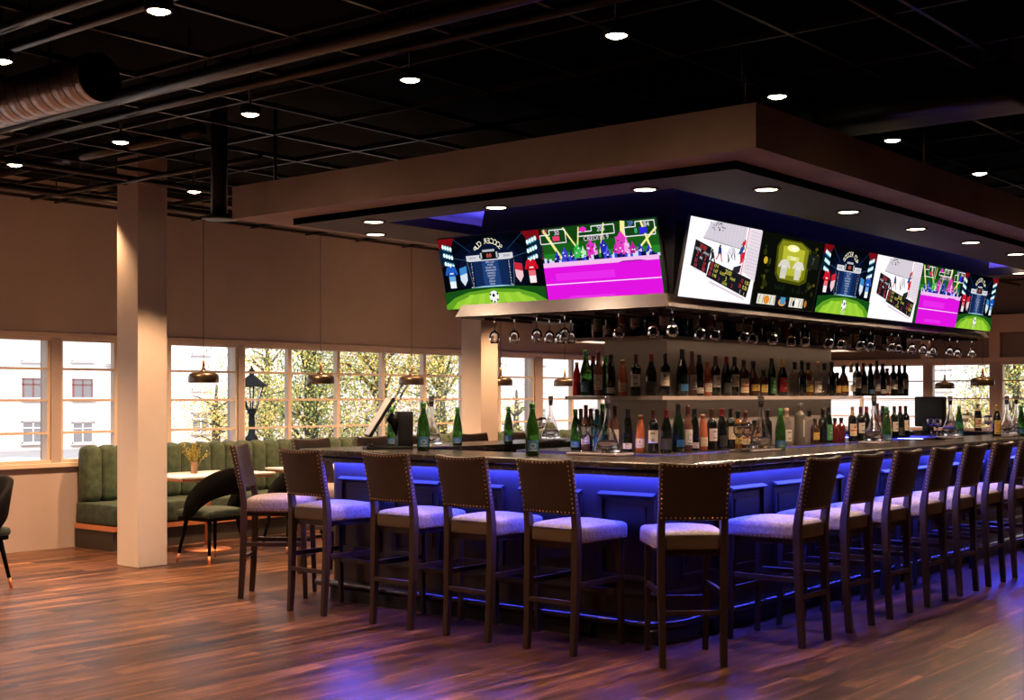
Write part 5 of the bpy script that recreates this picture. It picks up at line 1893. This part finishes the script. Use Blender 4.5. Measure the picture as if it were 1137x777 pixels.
x, y = at(345, 31)
tree(x, y, 7.0, 2.5, [M_LEAFG, M_LEAFG2, M_LEAFY], 'green and yellow tree outside, behind the second pendant', 19000, .07, 11)
x, y = at(297, 40)
tree(x, y, 6.2, 1.3, [M_LEAFY, M_LEAFG2, M_LEAFO], 'yellow tree outside, just right of the lamp post', 5000, .07, 12)
x, y = at(425, 33)
tree(x, y, 7.5, 2.4, [M_LEAFY, M_LEAFO, M_LEAFG2, M_LEAFG], 'ochre leaved tree outside, left of the third pendant', 16000, .07, 13)
x, y = at(490, 36)
tree(x, y, 6.8, 2.3, [M_LEAFY, M_LEAFG2, M_LEAFG], 'bright yellow tree outside, left of the bright pillar', 14000, .07, 14)
x, y = at(240, 46)
tree(x, y, 4.4, 1.0, [M_LEAFO, M_LEAFY, M_LEAFG2], 'thin ochre tree outside, left of the lamp post', 3500, .075, 15)
x, y = at(574, 50)
tree(x, y, 4.2, 1.0, [M_LEAFG2, M_LEAFO], 'small bare looking tree outside, right of the bright pillar', 1800, .07, 16)
x, y = at(1086, 40)
tree(x, y, 3.9, 1.15, [M_LEAFY, M_LEAFO, M_LEAFG2], 'yellow tree outside the far window, behind the larger pendant', 6000, .075, 17)
x, y = at(1130, 36)
tree(x, y, 6.6, 1.9, [M_LEAFG2, M_LEAFG, M_LEAFY], 'green tree outside the far window at the right photo edge', 9000, .075, 18)


def lamp_post(x, y, h, lab):
    t = thing('street_lamp', lab, 'street lamp', (x, y, GZ), 0, 'iron street lamps outside')
    MB().lathe([(.0, 0), (.2, 0), (.2, .3), (.14, .4), (.13, 1.2), (.15, 1.25), (.11, 1.35), (.10, h * .62), (.13, h * .63), (.13, h * .65), (.07, h * .67), (.06, h - .75), (.10, h - .72), (.05, h - .65), (.0, h - .65)], M_IRON, 14).build('post', t)
    f = MB()
    for k in range(6):
        a = R(60 * k)
        f.tube([(.10 * math.cos(a), .10 * math.sin(a), h - .66), (.24 * math.cos(a), .24 * math.sin(a), h - .2)], .014, M_IRON, 6)
    f.lathe([(.10, h - .68), (.11, h - .66), (.10, h - .64)], M_IRON, 12)
    f.build('lantern_frame', t)
    MB().lathe([(.09, h - .66), (.23, h - .2)], M_LANT, 6, None, False, False).build('lantern_glass', t)
    MB().lathe([(.31, h - .2), (.30, h - .17), (.16, h - .05), (.08, h + .02), (.05, h + .03), (.05, h + .09), (.08, h + .11), (.03, h + .16), (.0, h + .24)], M_IRON, 18).build('lantern_cap', t)
    return t


x, y = at(279.5, 26)
lamp_post(x, y, 1.5 + (440 - 404) * 26 / FPX - .26 - GZ, 'black iron street lamp outside, left of the trees')
x, y = at(1085.5, 52)
lamp_post(x, y, 1.5 + (440 - 417) * 52 / FPX - .26 - GZ, 'black iron street lamp outside, under the larger pendant')
# parked white car, its roof showing over the sill
x, y = at(22, 34)
c = thing('car', 'white parked car outside the leftmost window, only its roof showing', 'car', (x, y, GZ), R(8))
prof = [(-2.1, .35), (-2.1, .75), (-1.9, .88), (-1.2, .95), (-.75, 1.36), (-.3, 1.46), (.6, 1.46), (1.25, 1.22), (1.6, .98), (2.1, .9), (2.2, .6), (2.15, .35)]
T = Tm((0, .82, 0), R(90))
MB().prism(prof, 0, 1.64, M_CARW, T).build('body', c, bevel=.06)
gp = [(-1.1, .98), (-.70, 1.32), (-.28, 1.40), (.58, 1.40), (1.18, 1.18), (1.42, .99)]
MB().prism(gp, -.01, 1.65, M_OUTGLASS, T).build('side_glass', c)
for wx in (-1.35, 1.4):
    for wy in (-.74, .74):
        MB().lathe([(.0, -.1), (.3, -.1), (.32, -.06), (.32, .06), (.3, .1), (.0, .1)], M_TYRE, 18, Tm((wx, wy, .32), R(90))).build('wheel', c)

# ------------------------------------------------------------------ daylight
wd = bpy.data.worlds.new('World')
SC.world = wd
wd.use_nodes = True
bg = wd.node_tree.nodes['Background']
bg.inputs['Color'].default_value = (0.93, 0.95, 1.0, 1)
bg.inputs['Strength'].default_value = 1.7
sun = bpy.data.lights.new('sun', 'SUN')
sun.energy = 6.0
sun.angle = R(3)
sun.color = (1.0, .94, .90)
so = bpy.data.objects.new('sun', sun)
COL.objects.link(so)
so.rotation_euler = Vector((.62, .70, -.62)).to_track_quat('-Z', 'Y').to_euler()

# ------------------------------------------------------------------ camera
cam = bpy.data.cameras.new('camera')
cam.sensor_width = 36
cam.sensor_fit = 'HORIZONTAL'
cam.lens = 36 * FPX / 1137
cam.shift_y = (HZP - 388.5) / 1137
cam.clip_start, cam.clip_end = .05, 400
co = bpy.data.objects.new('camera', cam)
COL.objects.link(co)
co.location = (0, 0, EYE)
co.rotation_euler = (R(90), 0, YAW - R(90))
SC.camera = co

vs_ = SC.view_settings
vs_.view_transform = 'Standard'
vs_.look = 'None'
vs_.exposure = 0.0
vs_.gamma = 1.0
vs_.use_curve_mapping = False
cy = SC.cycles
cy.use_denoising = True
cy.max_bounces = 18
cy.diffuse_bounces = 4
cy.glossy_bounces = 4
cy.transmission_bounces = 18
cy.transparent_max_bounces = 24
cy.caustics_reflective = False
cy.caustics_refractive = False
cy.sample_clamp_indirect = 4.0
